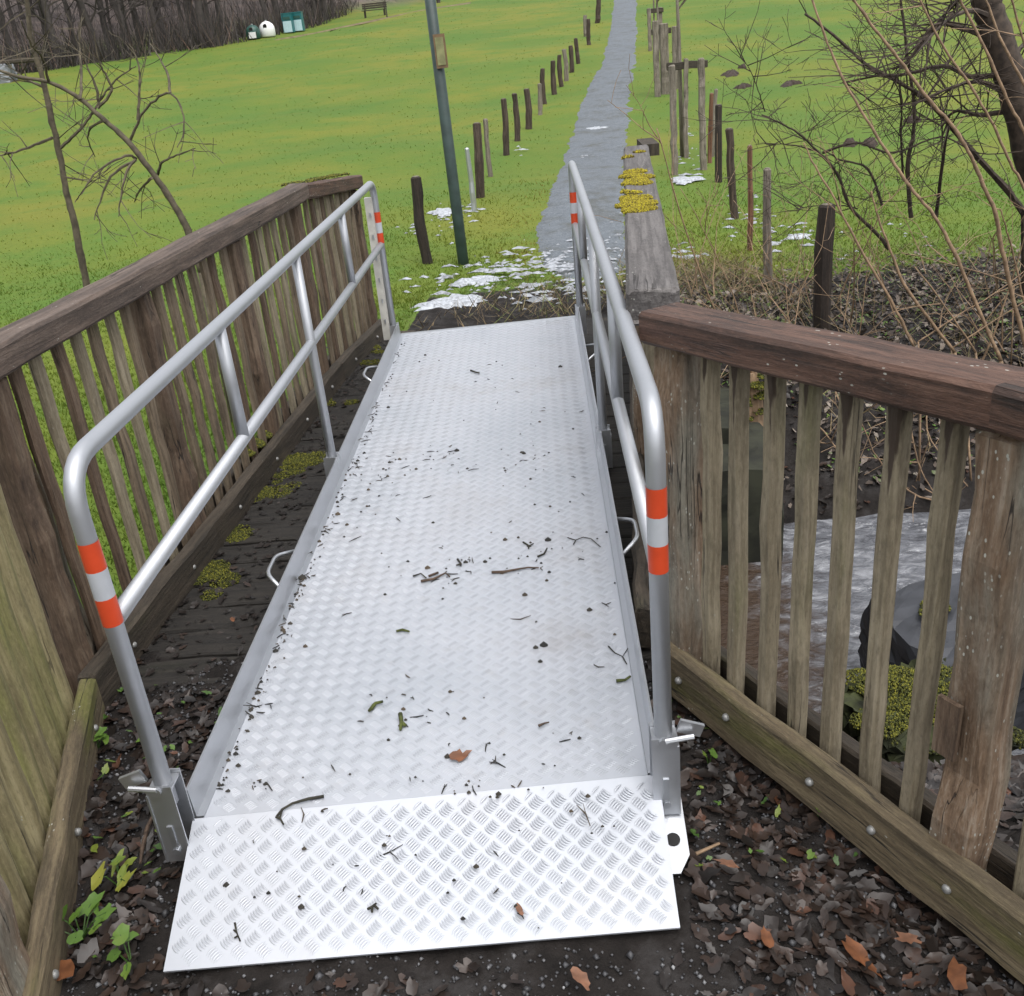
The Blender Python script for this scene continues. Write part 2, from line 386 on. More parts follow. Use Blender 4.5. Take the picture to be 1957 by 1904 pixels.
# ------------------------------------------------------------------ terrain
def axis(lo, hi, step, far_lo, far_hi, gr):
    a = list(np.arange(lo, hi+1e-6, step)); s = step
    while a[-1] < far_hi: s *= gr; a.append(a[-1]+s)
    s = step
    while a[0] > far_lo: s *= gr; a.insert(0, a[0]-s)
    return np.array(a)
xs = axis(-2.6, 3.0, .05, -130, 90, 1.055); ys = axis(-.5, 9.5, .05, -6, 240, 1.035)
XX, YY = np.meshgrid(xs, ys); ZZ = H(XX, YY)
fine = sum(a*np.sin(XX*fx+YY*fy+ph) for a, fx, fy, ph in [(.006, 7, 9, 0), (.005, 13, -8, 1), (.004, -21, 17, 2), (.003, 31, 29, 3)])
near = 1-sstep(6, 16, YY); ZZ = ZZ + fine*near + rng.normal(0, .004, ZZ.shape)*near
def soilmask(x, y):
    npv = .863*x+.505*y
    yc = 3.4 + np.where(x < -1.2, .9*(x+1.2), 0) + np.where(x > 2, .12*(x-2), 0); t = y-yc
    s = np.zeros_like(x)
    s = np.maximum(s, (1-sstep(2.3, 2.7, y))*sstep(-1.9, -1.5, x))               # near approach
    s = np.maximum(s, sstep(-2.2, -1.6, t)*(1-sstep(np.where(x < -1, .9, 3.4), np.where(x < -1, 1.5, 5.2), t)))    # banks
    xc = .2+.02*(y-6)
    s = np.maximum(s, (1-sstep(.7, 1.15, np.abs(x-xc+.1)))*sstep(4.5, 5, y)*(1-sstep(6.6, 9.5, y))*.80)
    s = np.maximum(s, (1-sstep(.6, 1.8, np.abs(x-2.1)))*sstep(4, 5, y)*(1-sstep(6.6, 8.6, y)))
    return s
def verge(x, y):
    pl = np.interp(y, [8, 11, 20, 40, 80], [-.1, -.05, .6, 2.4, 6.0])
    return 0
SM = soilmask(XX, YY); FM = np.clip(hill(XX, YY)/.8, 0, 1)
ny, nx = XX.shape; idx = np.arange(nx*ny).reshape(ny, nx)
Q = np.stack([idx[:-1, :-1], idx[:-1, 1:], idx[1:, 1:], idx[1:, :-1]], -1).reshape(-1, 4)
ground = np_obj('ground', np.stack([XX, YY, ZZ], -1), Q, M_ground, smooth=True, attr={'soil': SM.ravel(), 'forest': FM.ravel()})
tag(ground, 'green meadow rising from the dark banks of the stream', None, None, 'structure')
def HZ(x, y):
    x = np.asarray(x, float); y = np.asarray(y, float)
    i = np.clip(np.searchsorted(xs, x)-1, 0, len(xs)-2); j = np.clip(np.searchsorted(ys, y)-1, 0, len(ys)-2)
    u = np.clip((x-xs[i])/(xs[i+1]-xs[i]), 0, 1); v = np.clip((y-ys[j])/(ys[j+1]-ys[j]), 0, 1)
    return (ZZ[j, i]*(1-u)+ZZ[j, i+1]*u)*(1-v)+(ZZ[j+1, i]*(1-u)+ZZ[j+1, i+1]*u)*v
def G(x, y): return float(HZ(x, y))

# stream
wx = np.linspace(-9, 14, 140); wy = np.linspace(-6, 7, 90); WX, WY = np.meshgrid(wx, wy)
WZ = -.74 + .010*np.sin(WX*9+WY*5)*np.sin(WY*11) + rng.normal(0, .003, WX.shape)
i2 = np.arange(WX.size).reshape(WX.shape)
Q = np.stack([i2[:-1, :-1], i2[:-1, 1:], i2[1:, 1:], i2[1:, :-1]], -1).reshape(-1, 4)
cxy = (WX[:-1, :-1]+.08).ravel(), (WY[:-1, :-1]+.07).ravel(); Q = Q[H(*cxy) < -.55]
tag(np_obj('stream', np.stack([WX, WY, WZ], -1), Q, M_water, smooth=True), 'shallow rippling stream under the footbridge', None, None, 'structure')

# path
PE = [(440, 1005, 1215), (388, 1030, 1212), (350, 1046, 1210), (300, 1066, 1209), (250, 1086, 1210), (200, 1102, 1214), (160, 1121, 1217), (120, 1145, 1221), (80, 1155, 1222), (40, 1163, 1222), (0, 1169, 1222), (-40, 1174, 1223)]
rows = []
for y, a, b in PE: rows.append((atg((a, y)), atg((b, y))))
rows = [(Vector((.12, 8.0, 0)), Vector((.62, 8.0, 0))), (Vector((-.12, 9.0, 0)), Vector((.9, 9.0, 0)))]+rows
L = [r[0] for r in rows]; R_ = [r[1] for r in rows]
NP = 420
def resample(P, n=420):
    P = np.array([(p.x, p.y) for p in P]); s = np.linspace(0, 1, len(P)); u = np.linspace(0, 1, n)
    return np.stack([np.interp(u, s, P[:, 0]), np.interp(u, s, P[:, 1])], -1)
LA, RA = resample(L), resample(R_)
def wob(seed):
    k = np.random.default_rng(seed).normal(0, 1, NP+24); k = np.convolve(k, np.ones(5)/5, 'same')[12:-12]; return k*.05*np.clip(LA[:, 1]/12, .8, 1.8)
LA[:, 0] += wob(1); RA[:, 0] += wob(2)
U = np.linspace(0, 1, 9)[None, :, None]; PP = LA[:, None, :]*(1-U)+RA[:, None, :]*U
PZ_ = HZ(PP[..., 0], PP[..., 1])+.016+.012*np.sin(np.linspace(0, np.pi, 9))[None, :]
PZ_[:, 0] -= .045; PZ_[:, -1] -= .045; PZ_[:, 1] -= .012; PZ_[:, -2] -= .012; PZ_[:3] -= .03
i2 = np.arange(NP*9).reshape(NP, 9); Q = np.stack([i2[:-1, :-1], i2[:-1, 1:], i2[1:, 1:], i2[1:, :-1]], -1).reshape(-1, 4)
tag(np_obj('path', np.concatenate([PP, PZ_[..., None]], -1), Q, M_path, smooth=True), 'narrow grey gravel path leading up through the meadow', None, None, 'structure')
TR_ = [atg(p) for p in ((530, 76), (600, 64), (655, 52), (735, 35), (815, 19), (900, 6))]
tv = []
for i, q in enumerate(TR_):
    for dyy in (-.9, -.3, .3, .9): tv.append((q.x, q.y+dyy, G(q.x, q.y+dyy)+(.05 if abs(dyy) < .5 else -.02)))
M_track = flat('brown_track', (.13, .10, .05), .9, .3, 1.5)
mbt = MB(); mbt.add(tv, [(4*i+j, 4*i+j+1, 4*i+j+5, 4*i+j+4) for i in range(len(TR_)-1) for j in range(3)]); tag(mbt.build('track', M_track, smooth=True), 'brown earth track past the recycling containers', None, None, 'structure')
def path_edges(y):
    return float(np.interp(y, LA[:, 1], LA[:, 0])), float(np.interp(y, RA[:, 1], RA[:, 0]))

# ------------------------------------------------------------------ timber
_tcache = {}
def timber_mesh(L, w, d, mat, var=0, bev=.006, jit=.0018, step=.12):
    key = (round(L, 3), w, d, mat.name, var)
    if key in _tcache: return _tcache[key]
    rr = random.Random(hash(key) & 0xffff); n = max(2, int(L/step)+1); v = []; f = []
    a, b = w/2, d/2; e = bev
    sec = [(-a+e, -b), (a-e, -b), (a, -b+e), (a, b-e), (a-e, b), (-a+e, b), (-a, b-e), (-a, -b+e)]
    zs = [0.0, e]+[L*i/n for i in range(1, n)]+[L-e, L]
    for i, z in enumerate(zs):
        k = 1-(e/max(a, b) if i in (0, len(zs)-1) else 0); ox, oy = rr.gauss(0, jit), rr.gauss(0, jit)
        for x, y in sec: v.append((x*k+ox+rr.gauss(0, jit*.5), y*k+oy+rr.gauss(0, jit*.5), z+(rr.gauss(0, e*.3) if i in (0, len(zs)-1) else 0)))
    m = len(zs)
    for i in range(m-1):
        for k in range(8): k2 = (k+1) % 8; f.append((i*8+k, i*8+k2, i*8+8+k2, i*8+8+k))
    f.append(tuple(range(7, -1, -1))); f.append(tuple((m-1)*8+k for k in range(8)))
    mb = MB(); mb.add(v, f); me = mb.mesh('timber', mat); _tcache[key] = me; return me
def timber(name, parent, p0, p1, w, d, mat, wdir=(1, 0, 0), var=0, **k):
    p0, p1 = Vector(p0), Vector(p1); z = (p1-p0).normalized(); x = Vector(wdir); x = (x-z*x.dot(z)).normalized(); y = z.cross(x)
    o = bpy.data.objects.new(name, timber_mesh((p1-p0).length, w, d, mat, var, **k)); link(o, parent)
    place(o, Matrix(((x.x, y.x, z.x, p0.x), (x.y, y.y, z.y, p0.y), (x.z, y.z, z.z, p0.z), (0, 0, 0, 1))))
    return o
def bolt(parent, p, nrm, r=.0095):
    nrm = Vector(nrm).normalized(); mb = MB(); p = Vector(p)
    mb.tube([p-nrm*.004, p+nrm*.003, p+nrm*.007, p+nrm*.009], [r, r, r*.75, r*.3], 10)
    return mb.build('bolt', M_bolt, parent, smooth=True)

# ------------------------------------------------------------------ footbridge (deck, beams, abutments)
AX = Vector((.074, 1, 0)).normalized(); CR = Vector((AX.y, -AX.x, 0))
BL = Vector((-1.40, 2.28, 0)); BR = Vector((.25, 2.28, 0))       # railing plane bases
br = thing('footbridge', 'low wooden footbridge with dark mossy deck under the metal ramp', 'footbridge', (-.5, 4.2, -.2))
Lb = 3.95; npl = 27
for i in range(npl):
    y = i*Lb/npl+.07; z = -.03+random.gauss(0, .003) - max(0, y-2.7)*.08
    timber('plank', br, BL+AX*y-CR*.08+Vector((0, 0, z)), BR+AX*y+CR*.03+Vector((0, 0, z)), .136, .05, M_deckwood, AX, var=i % 5)
for s in (.15, .8, 1.45):
    timber('beam', br, BL+CR*s+AX*-.05+Vector((0, 0, -.17)), BL+CR*s+AX*4.0+Vector((0, 0, -.19)), .14, .2, M_darkboard, CR)
def rough_block(name, c, size, mat, parent=None, n=7, amp=.03, rot=0, seed=0, tilt=(0, 0)):
    r2 = np.random.default_rng(seed); V = []; F = []
    import itertools
    pts = {}
    def vid(i, j, k):
        key = (i, j, k)
        if key not in pts:
            p = np.array([i/n-.5, j/n-.5, k/n-.5]); q = p.copy(); m = np.abs(p).max()
            q = q*(1-.10*(np.linalg.norm(p)/.866)**4)
            pts[key] = len(V); V.append(q*np.array(size)+r2.normal(0, amp, 3)*.5)
        return pts[key]
    for a in range(n):
        for b in range(n):
            for (f1, f2) in ((0, n),):
                F.append([vid(a, b, 0), vid(a, b+1, 0), vid(a+1, b+1, 0), vid(a+1, b, 0)]); F.append([vid(a, b, n), vid(a+1, b, n), vid(a+1, b+1, n), vid(a, b+1, n)])
                F.append([vid(a, 0, b), vid(a+1, 0, b), vid(a+1, 0, b+1), vid(a, 0, b+1)]); F.append([vid(a, n, b), vid(a, n, b+1), vid(a+1, n, b+1), vid(a+1, n, b)])
                F.append([vid(0, a, b), vid(0, a, b+1), vid(0, a+1, b+1), vid(0, a+1, b)]); F.append([vid(n, a, b), vid(n, a+1, b), vid(n, a+1, b+1), vid(n, a, b+1)])
    mb = MB(); mb.add(V, F); o = mb.build(name, mat, parent)
    place(o, Matrix.Translation(c) @ Matrix.Rotation(rot, 4, 'Z') @ Matrix.Rotation(tilt[0], 4, 'X') @ Matrix.Rotation(tilt[1], 4, 'Y')); return o
rough_block('abutment', (-.28, 4.75, -.62), (2.5, .8, 1.0), M_concrete, br, 10, .015, -.07)
rough_block('abutment', (-.62, 2.38, -.62), (2.0, .5, 1.0), M_concrete, br, 10, .015, -.07, 3)

_q = at((1450, 890), Y=4.02)
rough_block('abutment', (.62, 4.35, (_q.z-1.1)/2), (.84, .66, _q.z+1.1), M_concrete, br, 10, .012, -.04, 5)
def moss_clump(name, pts, mat, parent=None, n=500, size=.012, flat_=.5, seed=1, label=None):
    """many small lumps (octahedra) on given centres: list of (x,y,z,radius)"""
    r2 = np.random.default_rng(seed); P = []; 
    w = np.array([p[3]**2 for p in pts]); w /= w.sum(); ch = r2.choice(len(pts), n, p=w); C = np.array(pts)
    a = r2.uniform(0, 2*np.pi, n); rr = np.sqrt(r2.uniform(0, 1, n))*C[ch, 3]
    c = C[ch, :3]+np.stack([np.cos(a)*rr, np.sin(a)*rr, (1-(rr/C[ch, 3])**2)*C[ch, 3]*flat_+r2.normal(0, .002, n)], -1)
    oc = np.array([(1, 0, 0), (0, 1, 0), (-1, 0, 0), (0, -1, 0), (0, 0, 1.1), (0, 0, -1)])
    s = r2.uniform(.5, 1.3, (n, 1, 1))*size
    V = c[:, None, :]+oc[None]*s*r2.uniform(.7, 1.3, (n, 6, 1))
    T = np.array([(0, 1, 4), (1, 2, 4), (2, 3, 4), (3, 0, 4), (1, 0, 5), (2, 1, 5), (3, 2, 5), (0, 3, 5)])
    T = (T[None]+6*np.arange(n)[:, None, None]).reshape(-1, 3)
    me = np_mesh(name, V.reshape(-1, 3), T, mat, attr={'rnd': np.repeat(r2.uniform(0, 1, n), 6)})
    o = bpy.data.objects.new(name, me); link(o, parent); place(o, Matrix.Identity(4)); o['kind'] = 'stuff'; return o

def railing(th, p0, p1, zt, zb, spec, out, mb_, mp_, mr_, mbo_, rail_w=.125, rail_h=.09, board=(.145, .045), outer=True, rail=True, bolts=3, lean=0, bw=.036, bd=.036, boards=True, board_len=None, pw=.125):
    """p0->p1 base line (inner face of the bottom board), zt top of rail at both ends, zb bottom-board top at both ends.
    spec: list of (distance, 'b' or 'p'); out: unit vector pointing away from the walkway"""
    p0, p1, out = Vector(p0), Vector(p1), Vector(out); d = (p1-p0); Ln = d.length; d.normalize()
    zf = lambda z, s: z[0]+(z[1]-z[0])*s/Ln
    V = lambda s, o, z: p0+d*s+out*o+Vector((0, 0, z))
    if rail: 
        r = timber('handrail', th, V(-.02, rail_w/2-.012, zt[0]-rail_h/2), V(Ln+.01, rail_w/2-.012, zt[1]-rail_h/2), rail_w, rail_h, mr_, out, bev=.009, jit=.0010)
    BLn = board_len or Ln
    if boards: b = timber('bottom_board', th, V(0, .0, zb[0]-board[0]/2), V(BLn, .0, zb[1]-board[0]/2), board[1], board[0], mbo_, out, bev=.008, jit=.002)
    if outer and boards: timber('outer_board', th, V(0, .1, zb[0]-.08), V(BLn, .1, zb[1]-.08), .04, .13, M_darkboard, out)
    for i in range(bolts):
        s = Ln*(i+.5)/bolts; bolt(b, V(s, -.024, zf(zb, s)-.06), -out)
    for i, (s, k) in enumerate(spec):
        top = zf(zt, s)-rail_h-.003; bot = zf(zb, s)-.17
        j = random.gauss(0, .002); ln = random.gauss(0, .004)
        if k == 'b': timber('baluster', th, V(s+j, .05, bot+.02), V(s+j+ln+lean, .05, top), bw, bd, mb_[(i*7+i//3) % len(mb_)] if isinstance(mb_, tuple) else mb_, d, var=i % 6)
        else: timber('post', th, V(s, .055, bot-.45), V(s+lean, .055, top), pw, pw-.01, mp_, d, var=i, bev=.012, jit=.004)

# right wing railing (towards the camera)
WD = Vector((.505, -.863, 0)); WO = Vector((.863, .505, 0))
wr0 = WO*1.267 - WD*1.74 ; wr0 = Vector((wr0.x, wr0.y, 0))     # s=-1.74
def S(s): return s+1.74
th = thing('wooden_railing', 'weathered timber railing on the right with red-brown handrail, flaring past the ramp end', 'railing', (.2, 2.2, 0))
spec = [(S(-1.69), 'p'), (S(-1.58), 'b'), (S(-1.485), 'b'), (S(-1.385), 'b'), (S(-1.285), 'b'), (S(-1.182), 'b'), (S(-1.078), 'b'), (S(-.972), 'b'), (S(-.857), 'p'), (S(-.72), 'b'), (S(-.615), 'b'), (S(-.51), 'b'), (S(-.40), 'b'), (S(-.3), 'b'), (S(-.2), 'b'), (S(0), 'p')]
railing(th, wr0, wr0+WD*(1.74-.862), (1.016, 1.067), (.155, .155), [q for q in spec if q[0] < S(-.9)], WO, M_balstain, M_post, M_rail, M_board, bolts=0, board_len=1.9, rail_w=.118, rail_h=.074, pw=.105)
railing(th, wr0+WD*(1.74-.856), wr0+WD*1.9, (1.065, 1.08), (.155, .155), [(q[0]-S(-.856), q[1]) for q in spec if q[0] > S(-.9)], WO, M_balstain, M_post, M_rail, M_board, bolts=0, boards=False, rail_w=.118, rail_h=.074, pw=.092)
for s in (-1.62, -1.44, -1.17, -1.0, -.82, -.62): bolt(th, wr0+WD*S(s)+WO*-.0235+Vector((0, 0, .155-.062)), -WO)
# repair blocks let into the two posts
for s, z, sz in ((-.878, .42, .12), (-1.718, .47, .15)):
    mb = MB(); mb.box((0, 0, 0), .046, .010, sz); o = mb.build('repair_plate', M_postleft, th)
    q = wr0+WD*S(s)+WO*-.0005; place(o, Matrix(((WD.x, WO.x, 0, q.x), (WD.y, WO.y, 0, q.y), (0, 0, 1, z), (0, 0, 0, 1))))
# right bridge railing
th = thing('wooden_railing', 'timber railing right of the ramp with grey handrail and yellow lichen patches', 'railing', (.25, 3.5, 0))
rb0 = Vector((.183, 2.30, 0)); rb1 = Vector((.436, 5.25, 0)); dd = (rb1-rb0).normalized(); oo = Vector((dd.y, -dd.x, 0))
sp = [(.11+.104*i, 'b') for i in range(27) if i not in (10, 19)]+[(.11+1.04, 'p'), (.11+19*.104, 'p'), (2.9, 'p')]
railing(th, rb0+oo*.012, rb1+oo*.012, (1.035, 1.035), (.15, .12), sp, oo, M_baluster, M_post, M_beamgrey, M_darkboard, bolts=0)
rb2 = rb1+dd*1.15
th2r = th
timber('handrail', th, rb1+oo*.06+Vector((0, 0, .985)), rb2+oo*.06+Vector((0, 0, .86)), .115, .09, M_rail, oo)
timber('post', th, rb2+oo*.06-dd*.05+Vector((0, 0, -.4)), rb2+oo*.06-dd*.05+Vector((0, 0, .80)), .11, .11, M_post, oo)
for i in range(9): timber('baluster', th, rb1+oo*.06+dd*(.11*i+.1)+Vector((0, 0, -.02)), rb1+oo*.06+dd*(.11*i+.1)+Vector((0, 0, .925-.012*i)), .05, .048, M_baluster, dd, var=i % 6)
q = at((1238, 281), Y=5.42); mb = MB(); mb.box(q, .085, .30, .058); mb.build('rail_end', M_darkboard, th)
timber('post', th, (q.x-.02, q.y, -.3), (q.x-.02, q.y, q.z-.03), .04, .06, M_darkboard)
def onbeam(px, py, r): q = at((px, py), z=1.038); return (q.x, q.y, 1.036, r)
moss_clump('lichen', [onbeam(1214, 328, .05), onbeam(1203, 336, .045), onbeam(1230, 338, .045), onbeam(1216, 345, .05), onbeam(1228, 350, .04), onbeam(1204, 350, .035)], M_ymoss, th, 9000, .0032, .12, 3)
moss_clump('lichen', [onbeam(1212, 385, .05), onbeam(1200, 392, .045), onbeam(1236, 388, .04), onbeam(1216, 400, .05), onbeam(1226, 378, .04), onbeam(1204, 378, .04), onbeam(1240, 398, .03)], M_ymoss, th, 9000, .0032, .12, 4)
moss_clump('lichen', [onbeam(1210, 368, .03), onbeam(1196, 366, .02), onbeam(1200, 300, .03), onbeam(1222, 290, .03)], M_ymoss, th, 300, .005, .15, 5)
# left bridge railing
th = thing('wooden_railing', 'long timber railing left of the ramp with grey weathered handrail', 'railing', (-1.4, 3.5, 0))
lb0 = Vector((-1.352, 2.20, 0)); lb1 = Vector((-1.148, 5.016, 0)); dl = (lb1-lb0).normalized(); ol = Vector((-dl.y, dl.x, 0))
Ln = (lb1-lb0).length
sp = []; s = .08; k = 0
while s < Ln-.02:
    sp.append((s, 'p' if k % 8 == 0 else 'b')); s += .118 if k % 8 in (7, 0) else .107; k += 1
railing(th, lb0+ol*.012, lb1+ol*.012, (1.03, 1.03), (.11, .10), sp, ol, (M_balleft, M_balleft, M_postleft, M_balleft, M_baluster), M_postleft, M_railgrey, M_darkboard, board=(.17, .05), bolts=6, rail_w=.105, rail_h=.078, bw=.046, bd=.022, pw=.078)
lb2 = Vector((-1.09, 6.25, 0)); Ln2 = (lb2-lb1).length
sp = [(.1+.107*i, 'b') for i in range(10)]+[(Ln2-.06, 'p')]
railing(th, lb1+ol*.012+dl*.004, lb2+ol*.012, (1.028, .905), (.10, .0), sp, ol, (M_balleft, M_balleft, M_postleft, M_balleft, M_baluster), M_postleft, M_rail, M_darkboard, board=(.17, .05), bolts=2, rail_w=.105, rail_h=.078, bw=.046, bd=.022, pw=.078)
mp = []
for i in range(16):
    s = random.uniform(.05, 1.1); q = lb1+dl*s+ol*random.uniform(.06, .13); mp.append((q.x, q.y, 1.026-.1*s/1.2, random.uniform(.02, .04)))
moss_clump('moss', mp, M_moss, th, 1600, .0045, .12, 8)
q1 = at((500, 845), X=-1.27); mp = [(at(p, z=.09).x-.01, at(p, z=.09).y, .10, r) for p, r in (((510, 838), .035), ((495, 855), .04), ((478, 872), .035), ((520, 828), .02))]
moss_clump('moss', mp, M_moss, th, 3500, .004, .6, 9)
# left wing railing (towards the camera)
th = thing('wooden_railing', 'green algae-covered timber railing at the left edge, nearest the camera', 'railing', (-1.3, 1.8, 0))
lw0 = at((152, 1285), z=.10); lw1 = at((28, 1890), z=.10); lw0 = Vector((lw0.x, lw0.y, 0)); lw1 = Vector((lw1.x, lw1.y, 0)); dw = (lw1-lw0).normalized(); ow = Vector((dw.y, -dw.x, 0))
if ow.x > 0: ow = -ow
lw2 = lw0+dw*2.0
sp = [(.10+.106*i, 'b') for i in range(18) if i != 9]+[(.10+.106*9, 'p')]
railing(th, lw0-ow*.02, lw2-ow*.02, (1.03, 1.03), (.10, .10), sp, ow, M_balgreen, M_post, M_railgrey, M_board, bolts=5)
timber('post', th, lw0+ow*.05-dw*.16+Vector((0, 0, -.5)), lw0+ow*.05-dw*.16+Vector((0, 0, .92)), .13, .12, M_post, dw, var=3, bev=.012, jit=.004)

# ------------------------------------------------------------------ the aluminium ramp
ZD = .11
def rp(u, v, z=0): return Vector((-.8635+1.0235*u, 1.616+.054*u+v*(3.805+.016*u), ZD+z))
ramp = thing('access_ramp', 'silver aluminium ramp with tread plate deck and tubular guard rails laid over the bridge', 'ramp', (-.35, 3.4, 0))
# deck plate, near flap
def slab(name, P, thick, mat, parent):
    n = (P[1]-P[0]).cross(P[3]-P[0]).normalized()
    if n.z < 0: n = -n
    mb = MB(); Qv = [p-n*thick for p in P]; mb.add(list(P)+Qv, [(0, 1, 2, 3), (7, 6, 5, 4), (0, 4, 5, 1), (1, 5, 6, 2), (2, 6, 7, 3), (3, 7, 4, 0)]); return mb.build(name, mat, parent)
e = .022/1.0235
deck = slab('deck_plate', [rp(e, 0), rp(1-e, 0), rp(1-e, 1), rp(e, 1)], .006, M_tread, ramp)
F0, F1 = at((312, 1857), z=.010), at((1300, 1773), z=.010); K0, K1 = rp(-.002, -.0002, .0004), rp(1.002, -.0002, .0004)
flap = slab('flap', [F0, F1, K1, K0], .006, M_tread, ramp)
mb = MB(); mb.tube([rp(.0, -.002, -.018), rp(1.0, -.002, -.018)], .010, 10); mb.build('hinge', M_alup, ramp, smooth=True)
fe = slab('end_strip', [rp(0, 1.0, .0005), rp(1, 1.0, .0005), rp(1, 1.012, -.004), rp(0, 1.012, -.004)], .09, M_alup, ramp)
# tread bars: five raised ribs per square, basket weave at 45 degrees
def tread_bars(name, O, ex, ey, nrm, w, l, parent, s=.0345, margin=.004):
    c45 = math.sqrt(.5); N = int((w+l)/s)+4; C = []; D = []
    for i in range(-N, N):
        for j in range(-N, N):
            a = (i+.5)*s; b = (j+.5)*s; cx_ = (a-b)*c45; cy_ = (a+b)*c45
            if cx_ < -s or cx_ > w+s or cy_ < -s or cy_ > l+s: continue
            for k in range(-2, 3):
                o = k*s*.175
                if (i+j) % 2: C.append((a+o, b)); D.append((0, 1))
                else: C.append((a, b+o)); D.append((1, 0))
    C = np.array(C); D = np.array(D, float); T = np.stack([-D[:, 1], D[:, 0]], -1)
    hl = s*.40; hw = s*.062; sag = s*.07
    loc = [(-1, 0), (-.5, -1), (0, -1.15), (.5, -1), (1, 0), (.5, 1), (0, 1.15), (-.5, 1), (-.45, 0), (0, 0), (.45, 0)]
    V = []
    for n_, (p, q) in enumerate(loc):
        hz = .0024 if n_ > 7 else 0.0
        ab = C+D*(p*hl)+T*(q*hw+sag*(1-p*p))[..., None] if False else C+D*(p*hl)+T*(q*hw+sag*(1-p*p)-sag*.5)
        X_ = (ab[:, 0]-ab[:, 1])*c45; Y_ = (ab[:, 0]+ab[:, 1])*c45
        V.append((X_, Y_, np.full(len(X_), hz+.0002)))
    X_ = np.stack([v[0] for v in V], 1); Y_ = np.stack([v[1] for v in V], 1); Z_ = np.stack([v[2] for v in V], 1)
    ok = (X_.min(1) > margin) & (X_.max(1) < w-margin) & (Y_.min(1) > margin) & (Y_.max(1) < l-margin)
    X_, Y_, Z_ = X_[ok], Y_[ok], Z_[ok]
    W = np.array(O)[None, None]+X_[..., None]*np.array(ex)+Y_[..., None]*np.array(ey)+Z_[..., None]*np.array(nrm)
    tri = np.array([(0, 1, 8), (1, 2, 9), (1, 9, 8), (2, 3, 9), (3, 10, 9), (3, 4, 10), (4, 5, 10), (5, 6, 9), (5, 9, 10), (6, 7, 9), (7, 8, 9), (7, 0, 8)])
    n = len(X_); TT = (tri[None]+11*np.arange(n)[:, None, None]).reshape(-1, 3)
    me = np_mesh(name, W.reshape(-1, 3), TT, M_ribshade, smooth=True)
    o = bpy.data.objects.new(name, me); link(o, parent); place(o, Matrix.Identity(4)); o['kind'] = 'stuff'; return o
def frame_of(A, B, D_):
    ex = (B-A); w = ex.length; ex = ex.normalized(); ey = D_-A; l = ey.length; ey = ey.normalized(); n = ex.cross(ey).normalized()
    return A, ex, ey, n, w, l
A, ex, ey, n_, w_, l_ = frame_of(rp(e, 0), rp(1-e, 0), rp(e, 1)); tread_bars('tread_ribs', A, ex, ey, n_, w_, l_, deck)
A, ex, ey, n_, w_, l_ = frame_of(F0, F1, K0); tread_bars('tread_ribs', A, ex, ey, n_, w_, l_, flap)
# side channels with raised lips, both sides
LIP = .075
for u0, s in ((0, 1), (1, -1)):
    mb = MB(); du = lambda mm: s*mm/1.0235
    a = [rp(u0+du(.0205), v, -.0012) for v in (0, 1)]
    sect = [(.0205, -.0012), (.0035, -.0012), (.0, LIP), (-.0045, LIP), (-.0045, -.095), (.0, -.095)]
    vv = [rp(u0+du(x), v, z) for v in (0.002, 1) for x, z in sect]; m_ = len(sect)
    ff = [(i, (i+1) % m_, m_+(i+1) % m_, m_+i) for i in range(m_)]+[tuple(range(m_-1, -1, -1)), tuple(range(m_, 2*m_))]
    mb.add(vv, ff); mb.build('side_channel', M_alup, ramp)
for u0 in (e, 1-e):
    slab('edge_seam', [rp(u0-.0009, 0, .0006), rp(u0+.0009, 0, .0006), rp(u0+.0009, 1, .0006), rp(u0-.0009, 1, .0006)], .004, M_galv, ramp)
